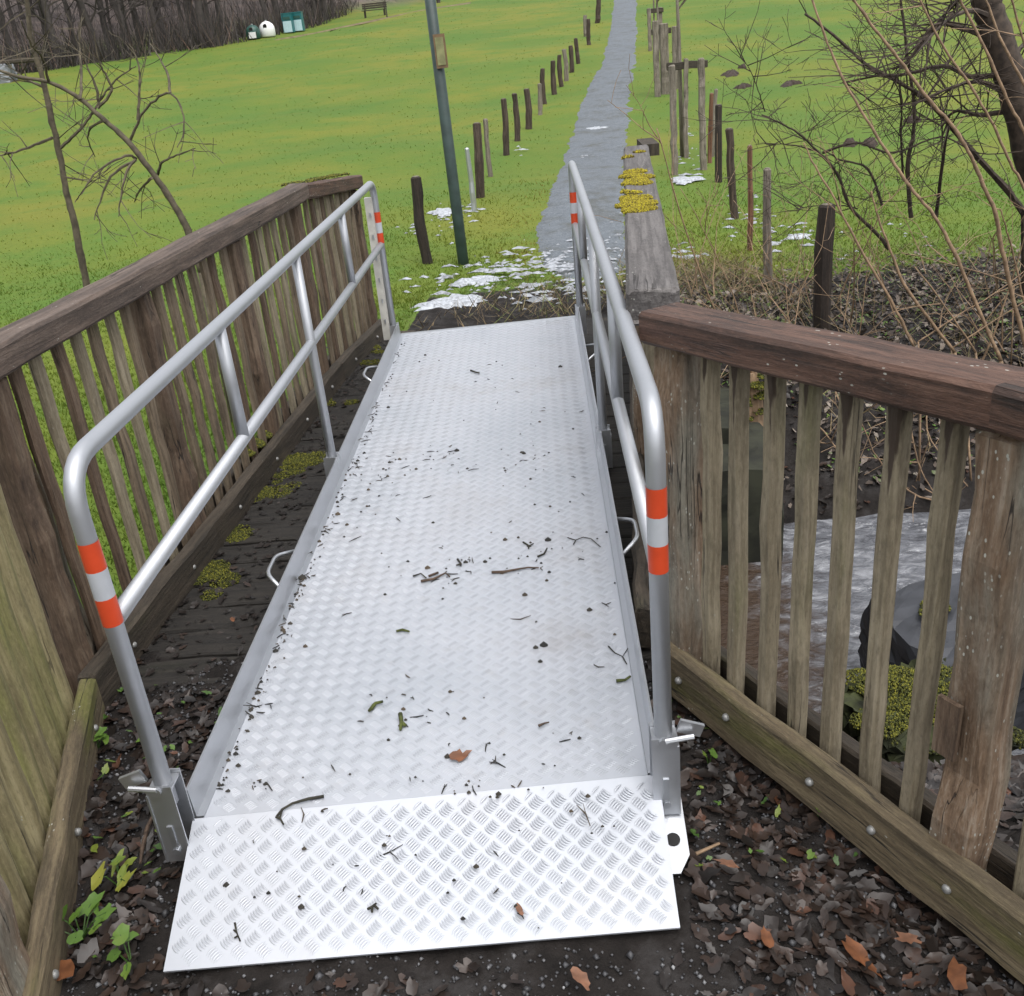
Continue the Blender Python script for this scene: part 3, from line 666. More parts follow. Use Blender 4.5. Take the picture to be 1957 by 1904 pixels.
# guard rails
TR = .0192
def guard(side):
    u = -.024 if side < 0 else 1.012
    P = lambda v, z: rp(u, v, z-ZD)
    y0, y1 = -.008, .985
    zt, zm = .972, .645
    top = MB(); top.tube(fillet([P(y0, .19), P(y0, zt), P(y1, zt-.01), P(y1, .12)], .10, 7), TR, 12)
    g = top.build('guard_rail', M_alu, ramp, smooth=True)
    mb = MB(); mb.tube([P(y0+.004, zm), P(y1, zm-.01)], TR*.92, 12); mb.build('mid_rail', M_alu, g, smooth=True)
    for v, zb in ((.243, zm), (.490, .13), (.735, zm)):
        mb = MB(); mb.tube([P(v, zb), P(v, zt-.005)], TR*.9, 12); mb.build('upright', M_alu, g, smooth=True)
    # reflective bands on both end posts
    for v, zs in ((y0, (.64, .70, .76, .82)), (y1, (.64, .695, .75, .805))):
        if v > .5: zs = [z for z in zs]
        for i in range(3):
            mb = MB(); mb.tube([P(v, zs[i]+.004), P(v, zs[i+1]+.004)], TR+.0008, 14, False); mb.build('reflective_band', M_white if i == 1 else M_orange, g, smooth=True)
    # sockets
    for v, big in ((y0, True), (.490, False), (y1, False)):
        mb = MB(); c = P(v, 0); w = .056
        h0, h1 = (.05, .255) if big else (.03, .19)
        t = .004
        sgn = side
        mb.box((c.x, c.y-w/2, (h0+h1)/2), w, t, h1-h0); mb.box((c.x, c.y+w/2, (h0+h1)/2), w, t, h1-h0)
        mb.box((c.x+sgn*w/2, c.y, (h0+h1)/2-.01), t, w+t*2, h1-h0-.02); mb.box((c.x, c.y, h1-.012), w*.9, w*.9, .006)
        k = mb.build('socket', M_alup, g)
        mb = MB(); mb.box((c.x, c.y-w/2-.003, h0+.07), .012, .004, .06); mb.tube([(c.x, c.y-w/2-.008, h0+.03), (c.x, c.y-w/2, h0+.03)], .009, 10); mb.build('slot', M_galv, k)
        if big:
            mb = MB(); T = Matrix.Rotation(.35*sgn, 3, 'Y')
            mb.box((c.x+sgn*.055, c.y-.012, h1+.012), .052, .008, .03, T); mb.tube([(c.x, c.y-.034, h1-.002), (c.x+sgn*.06, c.y-.03, h1+.003)], .006, 8); mb.build('locking_lever', M_alup, k)
            mb = MB(); mb.tube([(c.x-.004, c.y-w/2-.009, h1-.008), (c.x-.004, c.y-w/2, h1-.008)], .011, 12); mb.build('bolt', M_alup, k)
    return g
gl = guard(-1); gr = guard(1)
# foot plate with hole at the near right corner
c = rp(1.012, -.008); mb = MB()
outl = [(-.028, .10), (.034, .10), (.034, -.085), (.010, -.125), (-.028, -.125)]
mb.prism(outl, 0, .006); o = mb.build('foot_plate', M_galv, ramp); place(o, Matrix.Translation((c.x+.002, c.y-.03, .035)) @ Matrix.Rotation(.30, 4, 'X'))
mb = MB(); mb.tube([(0.004, -.05, .0065), (.004, -.05, .0085)], .015, 16); o2 = mb.build('hole', M_dark, ramp); place(o2, Matrix.Translation((c.x+.002, c.y-.03, .035)) @ Matrix.Rotation(.30, 4, 'X'))
# carrying handles
for side, vs_ in ((-1, ((.236, .297), (.738, .80))), (1, ((.236, .297), (.738, .80)))):
    for v0, v1 in vs_:
        u = -.006 if side < 0 else 1.006; uo = u+side*.05
        mb = MB(); mb.tube(fillet([rp(u, v0, .055), rp(uo, v0+.015, .075), rp(uo, v1-.015, .075), rp(u, v1, .055)], .03, 4), .0065, 8); mb.build('carrying_handle', M_alup, ramp, smooth=True)
# slotted cream upright strapped at the far left end
mb = MB(); q0, q1 = at((741, 648), Y=5.33), at((703, 378), Y=5.33)
mb.tube([q0, q1], .027, 4); o = mb.build('slotted_upright', M_cream, ramp)
dq = (q1-q0)
for i in range(6):
    c = q0+dq*(.14+.15*i)+Vector((.004, -.024, 0)); mb = MB(); mb.box(c, .007, .010, .022); mb.build('slot', M_galv, o)

# ------------------------------------------------------------------ lamp post and posts along the path
b = atg((886, 505)); zt = 3.6
th = thing('lamp_post', 'tall dark green metal post beside the path with small sign', 'post', b)
tp = at((822, 0), Y=b.y); dv = (tp-b)/(tp.z-b.z); top = b+dv*(zt)
mb = MB(); mb.tube([b-dv*.3, b+dv*.5, top], [.052, .052, .045], 12); mb.build('pole', M_polegreen, th, smooth=True)
mb = MB(); mb.tube([top, top+Vector((0, 0, .06)), top+Vector((0, 0, .30)), top+Vector((0, 0, .36))], [.07, .13, .16, .05], 12); mb.build('lamp_head', M_polegreen, th, smooth=True)
c = at((842, 98), Y=b.y-.06); mb = MB(); mb.box((0, 0, 0), .10, .03, .27)
Tl = Matrix.Rotation(-math.atan2(dv.x, 1)*-1, 3, 'Y')
o = mb.build('sign_frame', M_signframe, th); place(o, Matrix.Translation(c) @ Matrix.Rotation(math.atan2(dv.x, 1), 4, 'Y'))
mb = MB(); mb.box((0, -.017, 0), .07, .006, .22); o2 = mb.build('sign_plate', M_signface, o); place(o2, Matrix.Translation(c) @ Matrix.Rotation(math.atan2(dv.x, 1), 4, 'Y'))
def rough_post(name, base, topp, r, mat, label, cat, group, seed, square=False):
    rr = random.Random(seed); base = Vector(base); topp = Vector(topp); n = 7
    th = thing(name, label, cat, base, group)
    mb = MB(); pts = []; rad = []
    side = Vector((rr.uniform(-1, 1), rr.uniform(-1, 1), 0)).normalized()
    for i in range(n+1):
        t = i/n; p = (base-Vector((0, 0, .15)))*(1-t)+topp*t+side*(math.sin(t*3.1)*r*.35+rr.gauss(0, r*.1)); pts.append(p); rad.append(r*(1.05-.15*t+rr.gauss(0, .06)))
    pts.append(pts[-1]+Vector((0, 0, .012))); rad.append(rad[-1]*.7)
    mb.tube(pts, rad, 7); return_o = mb.build('shaft', mat, th); 
    mb = MB(); ct = pts[-1]; mb.tube([ct-Vector((0, 0, .004)), ct+Vector((0, 0, .003))], rad[-1]*.98, 7); mb.build('sawn_top', M_stake, th)
    return th
ORD = ['first', 'second', 'third', 'fourth', 'fifth', 'sixth', 'seventh', 'eighth', 'ninth', 'tenth', 'eleventh', 'twelfth', 'thirteenth', 'fourteenth', 'fifteenth', 'sixteenth']
LP = [((795, 340), (820, 503), 20), ((911, 237), (917, 378), 15), ((928, 229), (938, 338), 9), ((962, 190), (966, 297), 11), ((983, 180), (988, 270), 10), ((1007, 171), (1009, 247), 11), ((1031, 161), (1031, 220), 8), ((1036, 132), (1041, 199), 9), ((1057, 117), (1060, 181), 9), ((1069, 106), (1073, 166), 8), ((1078, 95), (1082, 155), 8), ((1090, 88), (1092, 139), 8), ((1100, 74), (1106, 122), 7), ((1124, 37), (1126, 86), 7), ((1118, 30), (1120, 70), 7), ((1143, 0), (1140, 44), 9)]
for i, (t, b_, w) in enumerate(LP):
    b = atg(b_); topp = at(t, Y=b.y); r = w*b.y/FPX/2*1.05
    lab = 'short thick dark wooden post left of the lamp post, beside the bridge end' if i == 0 else 'weathered wooden fence post left of the path, %s one beyond the lamp post' % ORD[i-1]
    rough_post('fence_post', b, topp, max(r, .03), M_blackpost if i == 0 else (M_fencepost if i % 4 != 2 else M_stake), lab, 'fence post', 'fence posts along the path', 100+i)
b = atg((906, 405)); rough_post('metal_stake', b, at((892, 285), Y=b.y), .032, M_galv, 'thin pale grey stake just right of the lamp post', 'stake', None, 150)
RP = [((1580, 395), (1574, 632), 32, M_blackpost, 'thick dark wooden post with square top behind the right railing'), ((1466, 325), (1470, 550), 16, M_stake, 'pale straight wooden stake on the right beyond the bridge'),
      ((1433, 281), (1433, 478), 10, M_freshwood, 'thin orange-brown stake on the right beyond the bridge'), ((1393, 248), (1408, 418), 15, M_fencepost, 'leaning grey-brown stake right of the path near the stream bank'),
      ((1373, 202), (1373, 348), 13, M_blackpost, 'black upright post just right of the staked young tree'), ((1360, 180), (1356, 312), 8, M_freshwood, 'slim reddish stake behind the black post'), ((1368, 172), (1362, 300), 7, M_stake, 'slim grey leaning stake behind the black post')]
for i, (t, b_, w, m, lab) in enumerate(RP):
    b = atg(b_); topp = at(t, Y=b.y); rough_post('fence_post', b, topp, w*b.y/FPX/2*1.05, m, lab, 'fence post', 'posts right of the path', 200+i)

# ------------------------------------------------------------------ staked young trees right of the path
def staked(pb, stakes, ztop, bars, trunk, lab1, lab2, seed):
    base = atg(pb); rr = random.Random(seed)
    th = thing('tree_stakes', lab1, 'tree support', base, 'stake frames of the young trees')
    for (t, b_, w) in stakes:
        b = atg(b_); tp = at(t, Y=b.y); timber('stake', th, b-Vector((0, 0, .2)), tp, w*b.y/FPX, w*b.y/FPX, M_stake, (1, 0, 0), var=rr.randint(0, 5), bev=.012, jit=.004)
    for (a, c, w) in bars:
        timber('crossbar', th, at(a, Y=base.y-.12), at(c, Y=base.y-.10), w*base.y/FPX, .05, M_darkboard, (0, 0, 1), bev=.008, jit=.003)
    tr = thing('young_tree', lab2, 'tree', base, 'young trees with stakes')
    mb = MB(); pts = [base]+[at(p, Y=base.y) for p in trunk]; pts = pts+[pts[-1]+Vector((rr.uniform(-.1, .1), rr.uniform(-.1, .1), 1.0)), pts[-1]+Vector((rr.uniform(-.2, .2), 0, 2.0))]
    n = len(pts); mb.tube(pts, [.035*(1-.8*i/n) for i in range(n)], 8); mb.build('trunk', M_stake, tr, smooth=True)
    mb = MB()
    for i in range(14):
        p = pts[-3].lerp(pts[-1], rr.uniform(-.1, .9)); a = rr.uniform(0, 6.28); d = Vector((math.cos(a), math.sin(a), rr.uniform(.5, 1.4))); l = rr.uniform(.4, .9)
        mb.tube([p, p+d*l*.5, p+d*l+Vector((0, 0, .1))], [.011, .008, .003], 5)
        for k in range(3): q = p+d*l*rr.uniform(.3, .9); mb.tube([q, q+Vector((rr.uniform(-.2, .2), rr.uniform(-.2, .2), .25))], [.005, .002], 4)
    mb.build('crown', M_barkg, tr)
staked((1304, 300), [((1284, 125), (1290, 335), 11), ((1340, 112), (1345, 325), 11), ((1310, 112), (1311, 302), 8)], 0, [((1274, 128), (1352, 121), 12)], [(1300, 150), (1297, 60), (1294, 0)],
       'brown stake frame with dark crossbar round the nearest young tree right of the path', 'thin bare young tree tied to the nearest stake frame right of the path', 1)
staked((1265, 178), [((1252, 40), (1257, 185), 10), ((1268, 45), (1272, 180), 14), ((1290, 50), (1292, 170), 10)], 0, [((1245, 62), (1283, 58), 9)], [(1264, 90), (1258, 40), (1255, 0)],
       'grey stake frame round the second young tree right of the path', 'thin bare young tree behind the nearest one, right of the path', 2)
staked((1250, 95), [((1240, 16), (1243, 98), 6), ((1262, 14), (1263, 94), 6)], 0, [((1236, 22), (1268, 19), 7)], [(1250, 40), (1249, 0)],
       'farthest stake frame right of the path at the top edge', 'farthest staked young tree right of the path', 3)

# ------------------------------------------------------------------ recycling bins, bench, heap at the forest edge
def dome(th, c, w, h, mat, n=16):
    mb = MB(); v = []; prof = [(0, .86), (.08, .98), (.45, 1.0), (.65, .95), (.8, .78), (.92, .5), (.98, .22), (1.0, .04)]
    pts = [(c.x, c.y, c.z+z*h) for z, _ in prof]
    mb.tube(pts, [r*w/2 for _, r in prof], n); return mb.build('shell', mat, th, smooth=True)
def bank(p, top, wpx, mat, lab, label_panel):
    b = atg(p); h = (at(top, Y=b.y).z-b.z); w = wpx*b.y/FPX
    th = thing('bottle_bank', lab, 'recycling bin', b); dome(th, b, w, h, mat)
    mb = MB(); mb.tube([b+Vector((0, -w*.36, h*.70)), b+Vector((0, -w*.50, h*.66))], w*.12, 12); mb.build('deposit_hole', M_dark, th)
    mb = MB(); mb.tube([b+Vector((0, 0, h*.98)), b+Vector((0, 0, h*1.06))], w*.06, 8); mb.build('lifting_ring', M_galv, th)
    if label_panel: mb = MB(); mb.box(b+Vector((w*.05, -w*.505, h*.27)), w*.5, .02, h*.42); mb.build('panel', M_whiteplastic, th)
bank((486, 75), (485, 47), 25, M_greenpaint, 'dark green dome bottle bank with a white panel', True)
bank((513, 71), (512, 40), 27, M_whiteplastic, 'white dome bottle bank beside the dark green one', False)
for i, (p, t, w) in enumerate((((554, 64), (551, 25), 17), ((573, 61), (570, 23), 17))):
    b = atg(p); h = at(t, Y=b.y).z-b.z; w = w*b.y/FPX
    th = thing('collection_container', ('left' if i == 0 else 'right')+' one of two teal collection containers with pale blue fronts', 'container', b, 'teal containers at the forest edge')
    mb = MB(); mb.prism([(-w/2, -w*.45), (w/2, -w*.45), (w/2, w*.45), (-w/2, w*.45)], .05, h*.97); o = mb.build('body', M_teal, th); place(o, Matrix.Translation(b))
    mb = MB(); mb.box((0, -w*.46, h*.33), w*.86, .04, h*.55); o = mb.build('front_panel', M_paleblue, th); place(o, Matrix.Translation(b))
    mb = MB(); mb.box((0, -w*.46, h*.75), w*.7, .06, h*.14); o = mb.build('deposit_flap', M_greenpaint, th); place(o, Matrix.Translation(b))
    mb = MB(); mb.box((0, 0, h*.985), w*1.06, w*1.0, h*.04); o = mb.build('lid', M_teal, th); place(o, Matrix.Translation(b))
b = atg((717, 32)); W = 1.9
th = thing('park_bench', 'dark wooden bench far off at the top of the meadow', 'bench', b)
for i in range(3): timber('seat_slat', th, b+Vector((-W/2, -.18+.15*i, .46)), b+Vector((W/2, -.18+.15*i, .46)), .12, .05, M_darkboard, (0, 1, 0))
for i in range(3): timber('back_slat', th, b+Vector((-W/2, .28+.03*i, .62+.14*i)), b+Vector((W/2, .28+.03*i, .62+.14*i)), .045, .11, M_darkboard, (0, 1, 0))
for sx in (-.75, .75):
    timber('leg', th, b+Vector((sx, -.15, -.1)), b+Vector((sx, -.15, .45)), .09, .09, M_darkboard); timber('leg', th, b+Vector((sx, .22, -.1)), b+Vector((sx, .36, .95)), .09, .09, M_darkboard)
b = atg((8, 158)); th = thing('covered_heap', 'pale grey covered heap with dark timber on top at the left edge of the meadow', 'heap', b)
o = rough_block('cover', b+Vector((-.7, 0, .35)), (2.4, 1.6, 1.0), M_tarp, th, 8, .05, .2, 21)
for i in range(3): timber('log', th, b+Vector((-1.6, -.3+.28*i, .95)), b+Vector((2.0, -.1+.28*i, .86)), .2, .2, M_darkboard, (0, 1, 0), bev=.05)

# ------------------------------------------------------------------ forest
def branchy(mb, p, d, l, r, depth, rr, nseg=3, sides=4, kids=(2, 4), up=.15, minr=.004):
    pts = [p]; rad = [r]; q = p.copy(); dd = d.copy()
    for i in range(nseg):
        dd = (dd+Vector((rr.gauss(0, .16), rr.gauss(0, .16), rr.gauss(0, .1)+up*.3))).normalized(); q = q+dd*l/nseg; pts.append(q.copy()); rad.append(max(r*(1-.75*(i+1)/nseg), minr))
    mb.tube(pts, rad, sides, False)
    if depth <= 0: return
    for k in range(rr.randint(*kids)):
        t = rr.uniform(.3, 1.0); i = min(int(t*nseg), nseg-1); b = pts[i].lerp(pts[i+1], t*nseg-i)
        a = Vector((rr.gauss(0, 1), rr.gauss(0, 1), rr.gauss(0, .5))).normalized()
        nd = (dd*.75+a*.8+Vector((0, 0, up))).normalized(); branchy(mb, b, nd, l*rr.uniform(.4, .65), max(rad[i]*.55, minr), depth-1, rr, nseg, max(3, sides-1), kids, up, minr)
VAR = []
for v in range(5):
    rr = random.Random(40+v); hgt = rr.uniform(11, 16); r = rr.uniform(.12, .22)
    tm = MB(); pts = [Vector((0, 0, -.4))]+[Vector((rr.gauss(0, .06*i), rr.gauss(0, .06*i), hgt*i/8)) for i in range(1, 9)]
    tm.tube(pts, [r*1.25]+[r*(1-.85*i/8) for i in range(1, 9)], 7, False); tmesh = tm.mesh('trunk', M_foresttrunk, True)
    cm = MB()
    for k in range(16):
        t = rr.uniform(.12, .98); i = min(int(t*8), 7); p = pts[i].lerp(pts[i+1], t*8-i); a = rr.uniform(0, 6.28)
        branchy(cm, p, Vector((math.cos(a), math.sin(a), rr.uniform(.2, .9))).normalized(), rr.uniform(1.6, 3.4)*(1.2-.6*t), r*.3, 2, rr, 3, 4, (2, 4), .1, .012)
    VAR.append((tmesh, cm.mesh('crown', M_twigs), hgt))
EDGE = [atg(p) for p in ((-60, 160), (60, 140), (180, 122), (300, 106), (420, 90), (520, 70), (590, 55), (640, 40), (690, 14))]
print('EDGE', [tuple(round(c, 1) for c in e) for e in EDGE])
cnt = 0
rr = random.Random(5)
for i in range(len(EDGE)-1):
    a, b = EDGE[i], EDGE[i+1]; nd = (b-a); seg = math.hypot(nd.x, nd.y); nrm = Vector((-nd.y, nd.x, 0)).normalized()
    if nrm.y < 0: nrm = -nrm
    m = int(min(26, max(8, seg*1.6)))
    for k in range(m):
        t = rr.random(); off = 1.0+22*rr.random()**1.3; q = a.lerp(b, t)+nrm*off; z = G(q.x, q.y)
        tm, cmh, hh = VAR[rr.randrange(5)]
        th = thing('bare_tree', 'bare leafless tree of the wood along the far left edge of the meadow', 'tree', (q.x, q.y, z), 'leafless trees of the wood'); th.rotation_euler = (rr.gauss(0, .03), rr.gauss(0, .03), rr.uniform(0, 6.28)); s = rr.uniform(.7, 1.25); th.scale = (s, s, s)
        for nm, me in (('trunk', tm), ('crown', cmh)): o = bpy.data.objects.new(nm, me); link(o, th)
        cnt += 1
# undergrowth along the edge
N = 9000; seg = rng.integers(0, len(EDGE)-1, N); t = rng.uniform(0, 1, N); E_ = np.array([tuple(e) for e in EDGE])
base = E_[seg]*(1-t[:, None])+E_[seg+1]*t[:, None]; dv_ = E_[seg+1]-E_[seg]; nn = np.stack([-dv_[:, 1], dv_[:, 0]], -1); nn /= np.linalg.norm(nn, axis=1)[:, None]; nn *= np.sign(nn[:, 1:2])
off = rng.exponential(5.0, N)[:, None]+.2; base[:, :2] += nn*off; base[:, 2] = H(base[:, 0], base[:, 1])
hgt = rng.gamma(2.0, .55, N)+.2; ln = rng.normal(0, .6, (N, 2)); tip = base+np.stack([ln[:, 0]*hgt*.6, ln[:, 1]*hgt*.6, hgt], -1); wd = rng.uniform(.012, .035, N); ang = rng.uniform(0, np.pi, N)
wv = np.stack([np.cos(ang)*wd, np.sin(ang)*wd, 0*wd], -1)
V = np.stack([base-wv, base+wv, tip], 1).reshape(-1, 3); T = np.arange(3*N).reshape(-1, 3)
M_brush = attrmat('brush', [(0, (.022, .019, .018)), (.5, (.05, .042, .039)), (.85, (.085, .072, .066)), (1, (.16, .10, .07))], .9)
tag(np_obj('undergrowth', V, T, M_brush, attr={'rnd': np.repeat(rng.uniform(0, 1, N), 3)}), 'brown leafless brush along the edge of the wood', 'undergrowth', None, 'stuff')
# few trees standing on the meadow by the track at the top
for i, (p, w) in enumerate((((838, 6), 9), ((604, 46), 9), ((740, 34), 4))):
    b = atg(p); th = thing('bare_tree', ['bare tree trunk beside the lamp post top, far up the meadow', 'bare tree standing right of the teal containers', 'thin bare tree just right of the far bench'][i], 'tree', b)
    tm, cmh, hh = VAR[i]
    s = .8 if i < 2 else .35
    th.scale = (s, s, s)
    for nm, me in (('trunk', tm), ('crown', cmh)): o = bpy.data.objects.new(nm, me); link(o, th)

# ------------------------------------------------------------------ saplings left, shrubs right
def stem_obj(name, mat, parent, P, Y, r0, r1, sides=7, dy=0):
    n = len(P); pts = [at(p, Y=Y+dy*i/max(1, n-1)) for i, p in enumerate(P)]
    out = []
    for i in range(n-1):
        a_, b_, c_, d_ = pts[max(0, i-1)], pts[i], pts[i+1], pts[min(n-1, i+2)]
        for k in range(5):
            t = k/5; p = .5*((2*b_)+(c_-a_)*t+(2*a_-5*b_+4*c_-d_)*t*t+(3*b_-a_-3*c_+d_)*t**3); out.append(p+Vector((random.gauss(0, .0015), random.gauss(0, .002), random.gauss(0, .0015))) if (i+k) else p)
    out.append(pts[-1]); m = len(out)
    mb = MB(); mb.tube(out, [r0+(r1-r0)*i/(m-1)+(random.gauss(0, r0*.05)) for i in range(m)], sides); return mb, out
def Z1(l): return [(x*.3336, y*.3336) for x, y in l]
def Z3(l): return [(1305.7+x*.3327, y*.3327) for x, y in l]
def twigs_on(mb, pts, n, rr, l=(.15, .4), r=.004, depth=1, lo=.2):
    for k in range(n):
        t = rr.uniform(lo, .99)*(len(pts)-1); i = int(t); p = pts[i].lerp(pts[min(i+1, len(pts)-1)], t-i); d = (pts[min(i+1, len(pts)-1)]-pts[max(0, i-1)]).normalized()
        a = Vector((rr.gauss(0, 1), rr.gauss(0, .6), rr.gauss(0, 1))).normalized(); branchy(mb, p, (d*.6+a).normalized(), rr.uniform(*l), r, depth, rr, 3, 3, (1, 3), .05, .0016)
rr = random.Random(11)
Y1 = 5.6
P = [(185, 660), (165, 540)]+Z1([(455, 1429), (420, 1250), (380, 1100), (340, 880), (300, 700), (240, 430), (185, 250), (150, 0), (130, -150)])
b = at(P[0], Y=Y1); b.z = G(b.x, b.y)
th = thing('sapling', 'slim bare sapling rising behind the left railing at the left edge', 'tree', b)
mb, pts = stem_obj('t', M_barkg, th, P, Y1, .022, .012); mb.tube([b-Vector((0, 0, .1)), pts[0]], [.026, .022], 7); mb.build('trunk', M_barkg, th, smooth=True)
mb = MB()
for br_ in ([(345, 850), (430, 770), (500, 690), (560, 600), (620, 510), (700, 430), (780, 380)], [(300, 790), (200, 830), (90, 870), (0, 890), (-60, 900)], [(250, 500), (180, 470), (60, 430), (-20, 400)]):
    m2, p2 = stem_obj('b', M_barkg, th, Z1(br_), Y1, .009, .003, 5); mb.v += m2.v; mb.f += [tuple(i+mb.n for i in f) for f in m2.f]; mb.n += m2.n; twigs_on(mb, p2, 7, rr)
twigs_on(mb, pts, 10, rr, (.2, .5), .004, 1, .4); mb.build('crown', M_barkg, th)
Y2 = 5.2
P = [(385, 520), (360, 442)]+Z1([(1000, 1180), (880, 1000), (740, 820), (600, 690), (460, 570), (280, 470), (100, 440), (-60, 380)])
b = at(P[0], Y=Y2); b.z = G(b.x, b.y)
th = thing('sapling', 'leaning bare sapling with arching branches behind the left railing', 'tree', b)
mb, pts = stem_obj('t', M_barkg, th, P, Y2, .021, .006); mb.tube([b-Vector((0, 0, .1)), pts[0]], [.024, .021], 7); mb.build('trunk', M_barkg, th, smooth=True)
mb = MB()
for br_ in ([(740, 820), (800, 680), (870, 590), (975, 535), (1045, 640), (1050, 760), (1015, 845)], [(975, 535), (960, 430), (900, 310), (860, 250)], [(790, 690), (795, 560), (800, 430), (780, 330), (740, 250)],
            [(780, 915), (640, 1010), (570, 1160), (540, 1260)], [(775, 915), (720, 1000), (690, 1150), (680, 1240)], [(780, 910), (720, 895), (560, 980), (480, 1090), (430, 1160)], [(870, 1020), (800, 1090), (770, 1155)],
            [(460, 570), (465, 400), (455, 250), (470, 100)], [(600, 690), (520, 730), (505, 800), (545, 900)], [(570, 600), (545, 480), (500, 380), (470, 240)], [(905, 1000), (930, 930), (1010, 890), (1120, 850)], [(280, 470), (240, 330), (180, 260), (120, 120)], [(560, 620), (640, 520), (600, 420), (560, 330), (540, 180)]):
    m2, p2 = stem_obj('b', M_barkg, th, Z1(br_), Y2+rr.uniform(-.1, .1), .008, .0025, 5, rr.uniform(-.4, .4)); mb.v += m2.v; mb.f += [tuple(i+mb.n for i in f) for f in m2.f]; mb.n += m2.n; twigs_on(mb, p2, 4, rr, (.1, .3), .003)
mb.build('crown', M_barkg, th)

# right: dark trunk with thorny branches
rr = random.Random(17); Y3 = 6.2
P = [(2080, 640), (2030, 480)]+Z3([(2000, 900), (1940, 640), (1860, 380), (1780, 140), (1740, 0), (1700, -140)])
b = at(P[0], Y=Y3); b.z = G(b.x, b.y)
th = thing('bare_tree', 'dark leaning bare tree with tangled twigs at the top right corner', 'tree', b)
mb, pts = stem_obj('t', M_barkd, th, P, Y3, .10, .075, 10); mb.tube([b-Vector((0, 0, .2)), pts[0]], [.14, .10], 10); mb.build('trunk', M_barkd, th, smooth=True)
mb = MB()
for br_ in ([(1900, 560), (1700, 470), (1500, 520), (1330, 600)], [(1800, 240), (1600, 160), (1440, 150), (1300, 340), (1200, 400)], [(1850, 380), (1960, 250), (2050, 150)], [(1780, 100), (1650, 60), (1500, 130), (1350, 300)], [(1860, 420), (1650, 440), (1500, 380), (1250, 430), (1100, 440), (900, 480)], [(1900, 640), (1700, 660), (1560, 640), (1480, 740)], [(1760, 0), (1640, -60), (1560, 20), (1440, 160), (1320, 330)]):
    m2, p2 = stem_obj('b', M_barkd, th, Z3(br_), Y3, .018, .004, 6, rr.uniform(-.7, .5)); mb.v += m2.v; mb.f += [tuple(i+mb.n for i in f) for f in m2.f]; mb.n += m2.n; twigs_on(mb, p2, 16, rr, (.2, .6), .006, 2)
mb.build('crown', M_barkd, th)
# dark thorny shrub in front of the meadow
Y4 = 6.6; b = at((1770, 560), Y=Y4); b.z = G(b.x, b.y)
th = thing('thorn_shrub', 'dark thorny leafless shrub on the bank behind the right railing', 'shrub', b)
first = True
for br_, r in (([(1960, 1230), (1850, 1080), (1650, 860), (1500, 680), (1400, 580), (1250, 480), (1050, 370), (860, 200), (700, 80)], .022), ([(1310, 1250), (1290, 950), (1330, 690), (1290, 330), (1250, 0), (1240, -90)], .015), ([(1180, 1430), (1100, 1330), (960, 1190), (880, 990), (770, 870), (640, 750), (450, 660)], .014),
              ([(1450, 1250), (1490, 930), (1520, 720), (1490, 630)], .013), ([(1140, 1180), (1060, 970), (880, 910), (860, 830)], .01), ([(800, 880), (1000, 820), (1200, 880), (1480, 790), (1700, 880), (1950, 870)], .009), ([(1260, 1000), (1250, 760), (1250, 560), (1180, 400)], .008), ([(780, 870), (600, 830), (480, 830)], .006), ([(1400, 560), (1500, 400), (1530, 330)], .008), ([(1000, 1200), (900, 1180), (700, 1190), (650, 1230)], .005), ([(470, 640), (430, 520), (370, 380), (240, 260)], .004)):
    m2, p2 = stem_obj('b', M_barkd, th, Z3(br_), Y4, r, r*.3, 6, rr.uniform(-.8, .3))
    if first: q = p2[0]; m2.tube([Vector((q.x+.1, q.y, G(q.x, q.y)-.1)), q], [r*1.2, r], 6); first = False
    twigs_on(m2, p2, 12, rr, (.12, .45), .004, 2, .05); m2.build('stem', M_barkd, th)
# tan shoots
Y5 = 5.3
def shoots(lab, lst, Y, nt=2):
    q = at(lst[0][0][0], Y=Y); q.z = G(q.x, q.y)
    th = thing('shrub', lab, 'shrub', q, None)
    for P, r in lst:
        r *= .78; m2, p2 = stem_obj('b', M_bark, th, P, Y, r, r*.45, 7, rr.uniform(-.25, .25)); g = p2[0]; gz = G(g.x, g.y)
        if gz < g.z: m2.tube([Vector((g.x+.05, g.y, gz-.05)), g], [r*1.1, r], 7)
        twigs_on(m2, p2, nt, rr, (.15, .5), .004, 1, .1); m2.build('stem', M_bark, th, smooth=True)
def Z6(l): return [(1305.7+x*.3327, 476.9+y*.3327) for x, y in l]
shoots('tan leafless shrub with long arching shoots rising behind the right handrail', [
    (Z6([(1325, 560), (1190, 290), (1020, 0)])+Z3([(870, 1150), (760, 960), (690, 820)]), .011),
    (Z6([(1560, 590), (1300, 250), (1185, 0)])+Z3([(1120, 1250), (1080, 1100)]), .012),
    (Z6([(1825, 640), (1690, 330), (1550, 0)])+Z3([(1440, 1240), (1300, 1070), (1200, 920), (1080, 730), (930, 480), (830, 250), (740, 0), (700, -90)]), .014),
    (Z6([(1990, 640), (1910, 350), (1830, 0)])+Z3([(1800, 1250), (1740, 1100), (1650, 900), (1560, 740), (1400, 560), (1270, 380), (1100, 170), (980, 0), (930, -90)]), .016),
    (Z6([(1680, 590), (1500, 320), (1330, 100)]), .008), (Z6([(1540, 570), (1957, 300), (2080, 230)]), .006), (Z6([(1350, 530), (1580, 380), (1820, 230), (1990, 100)]), .006)], Y5)
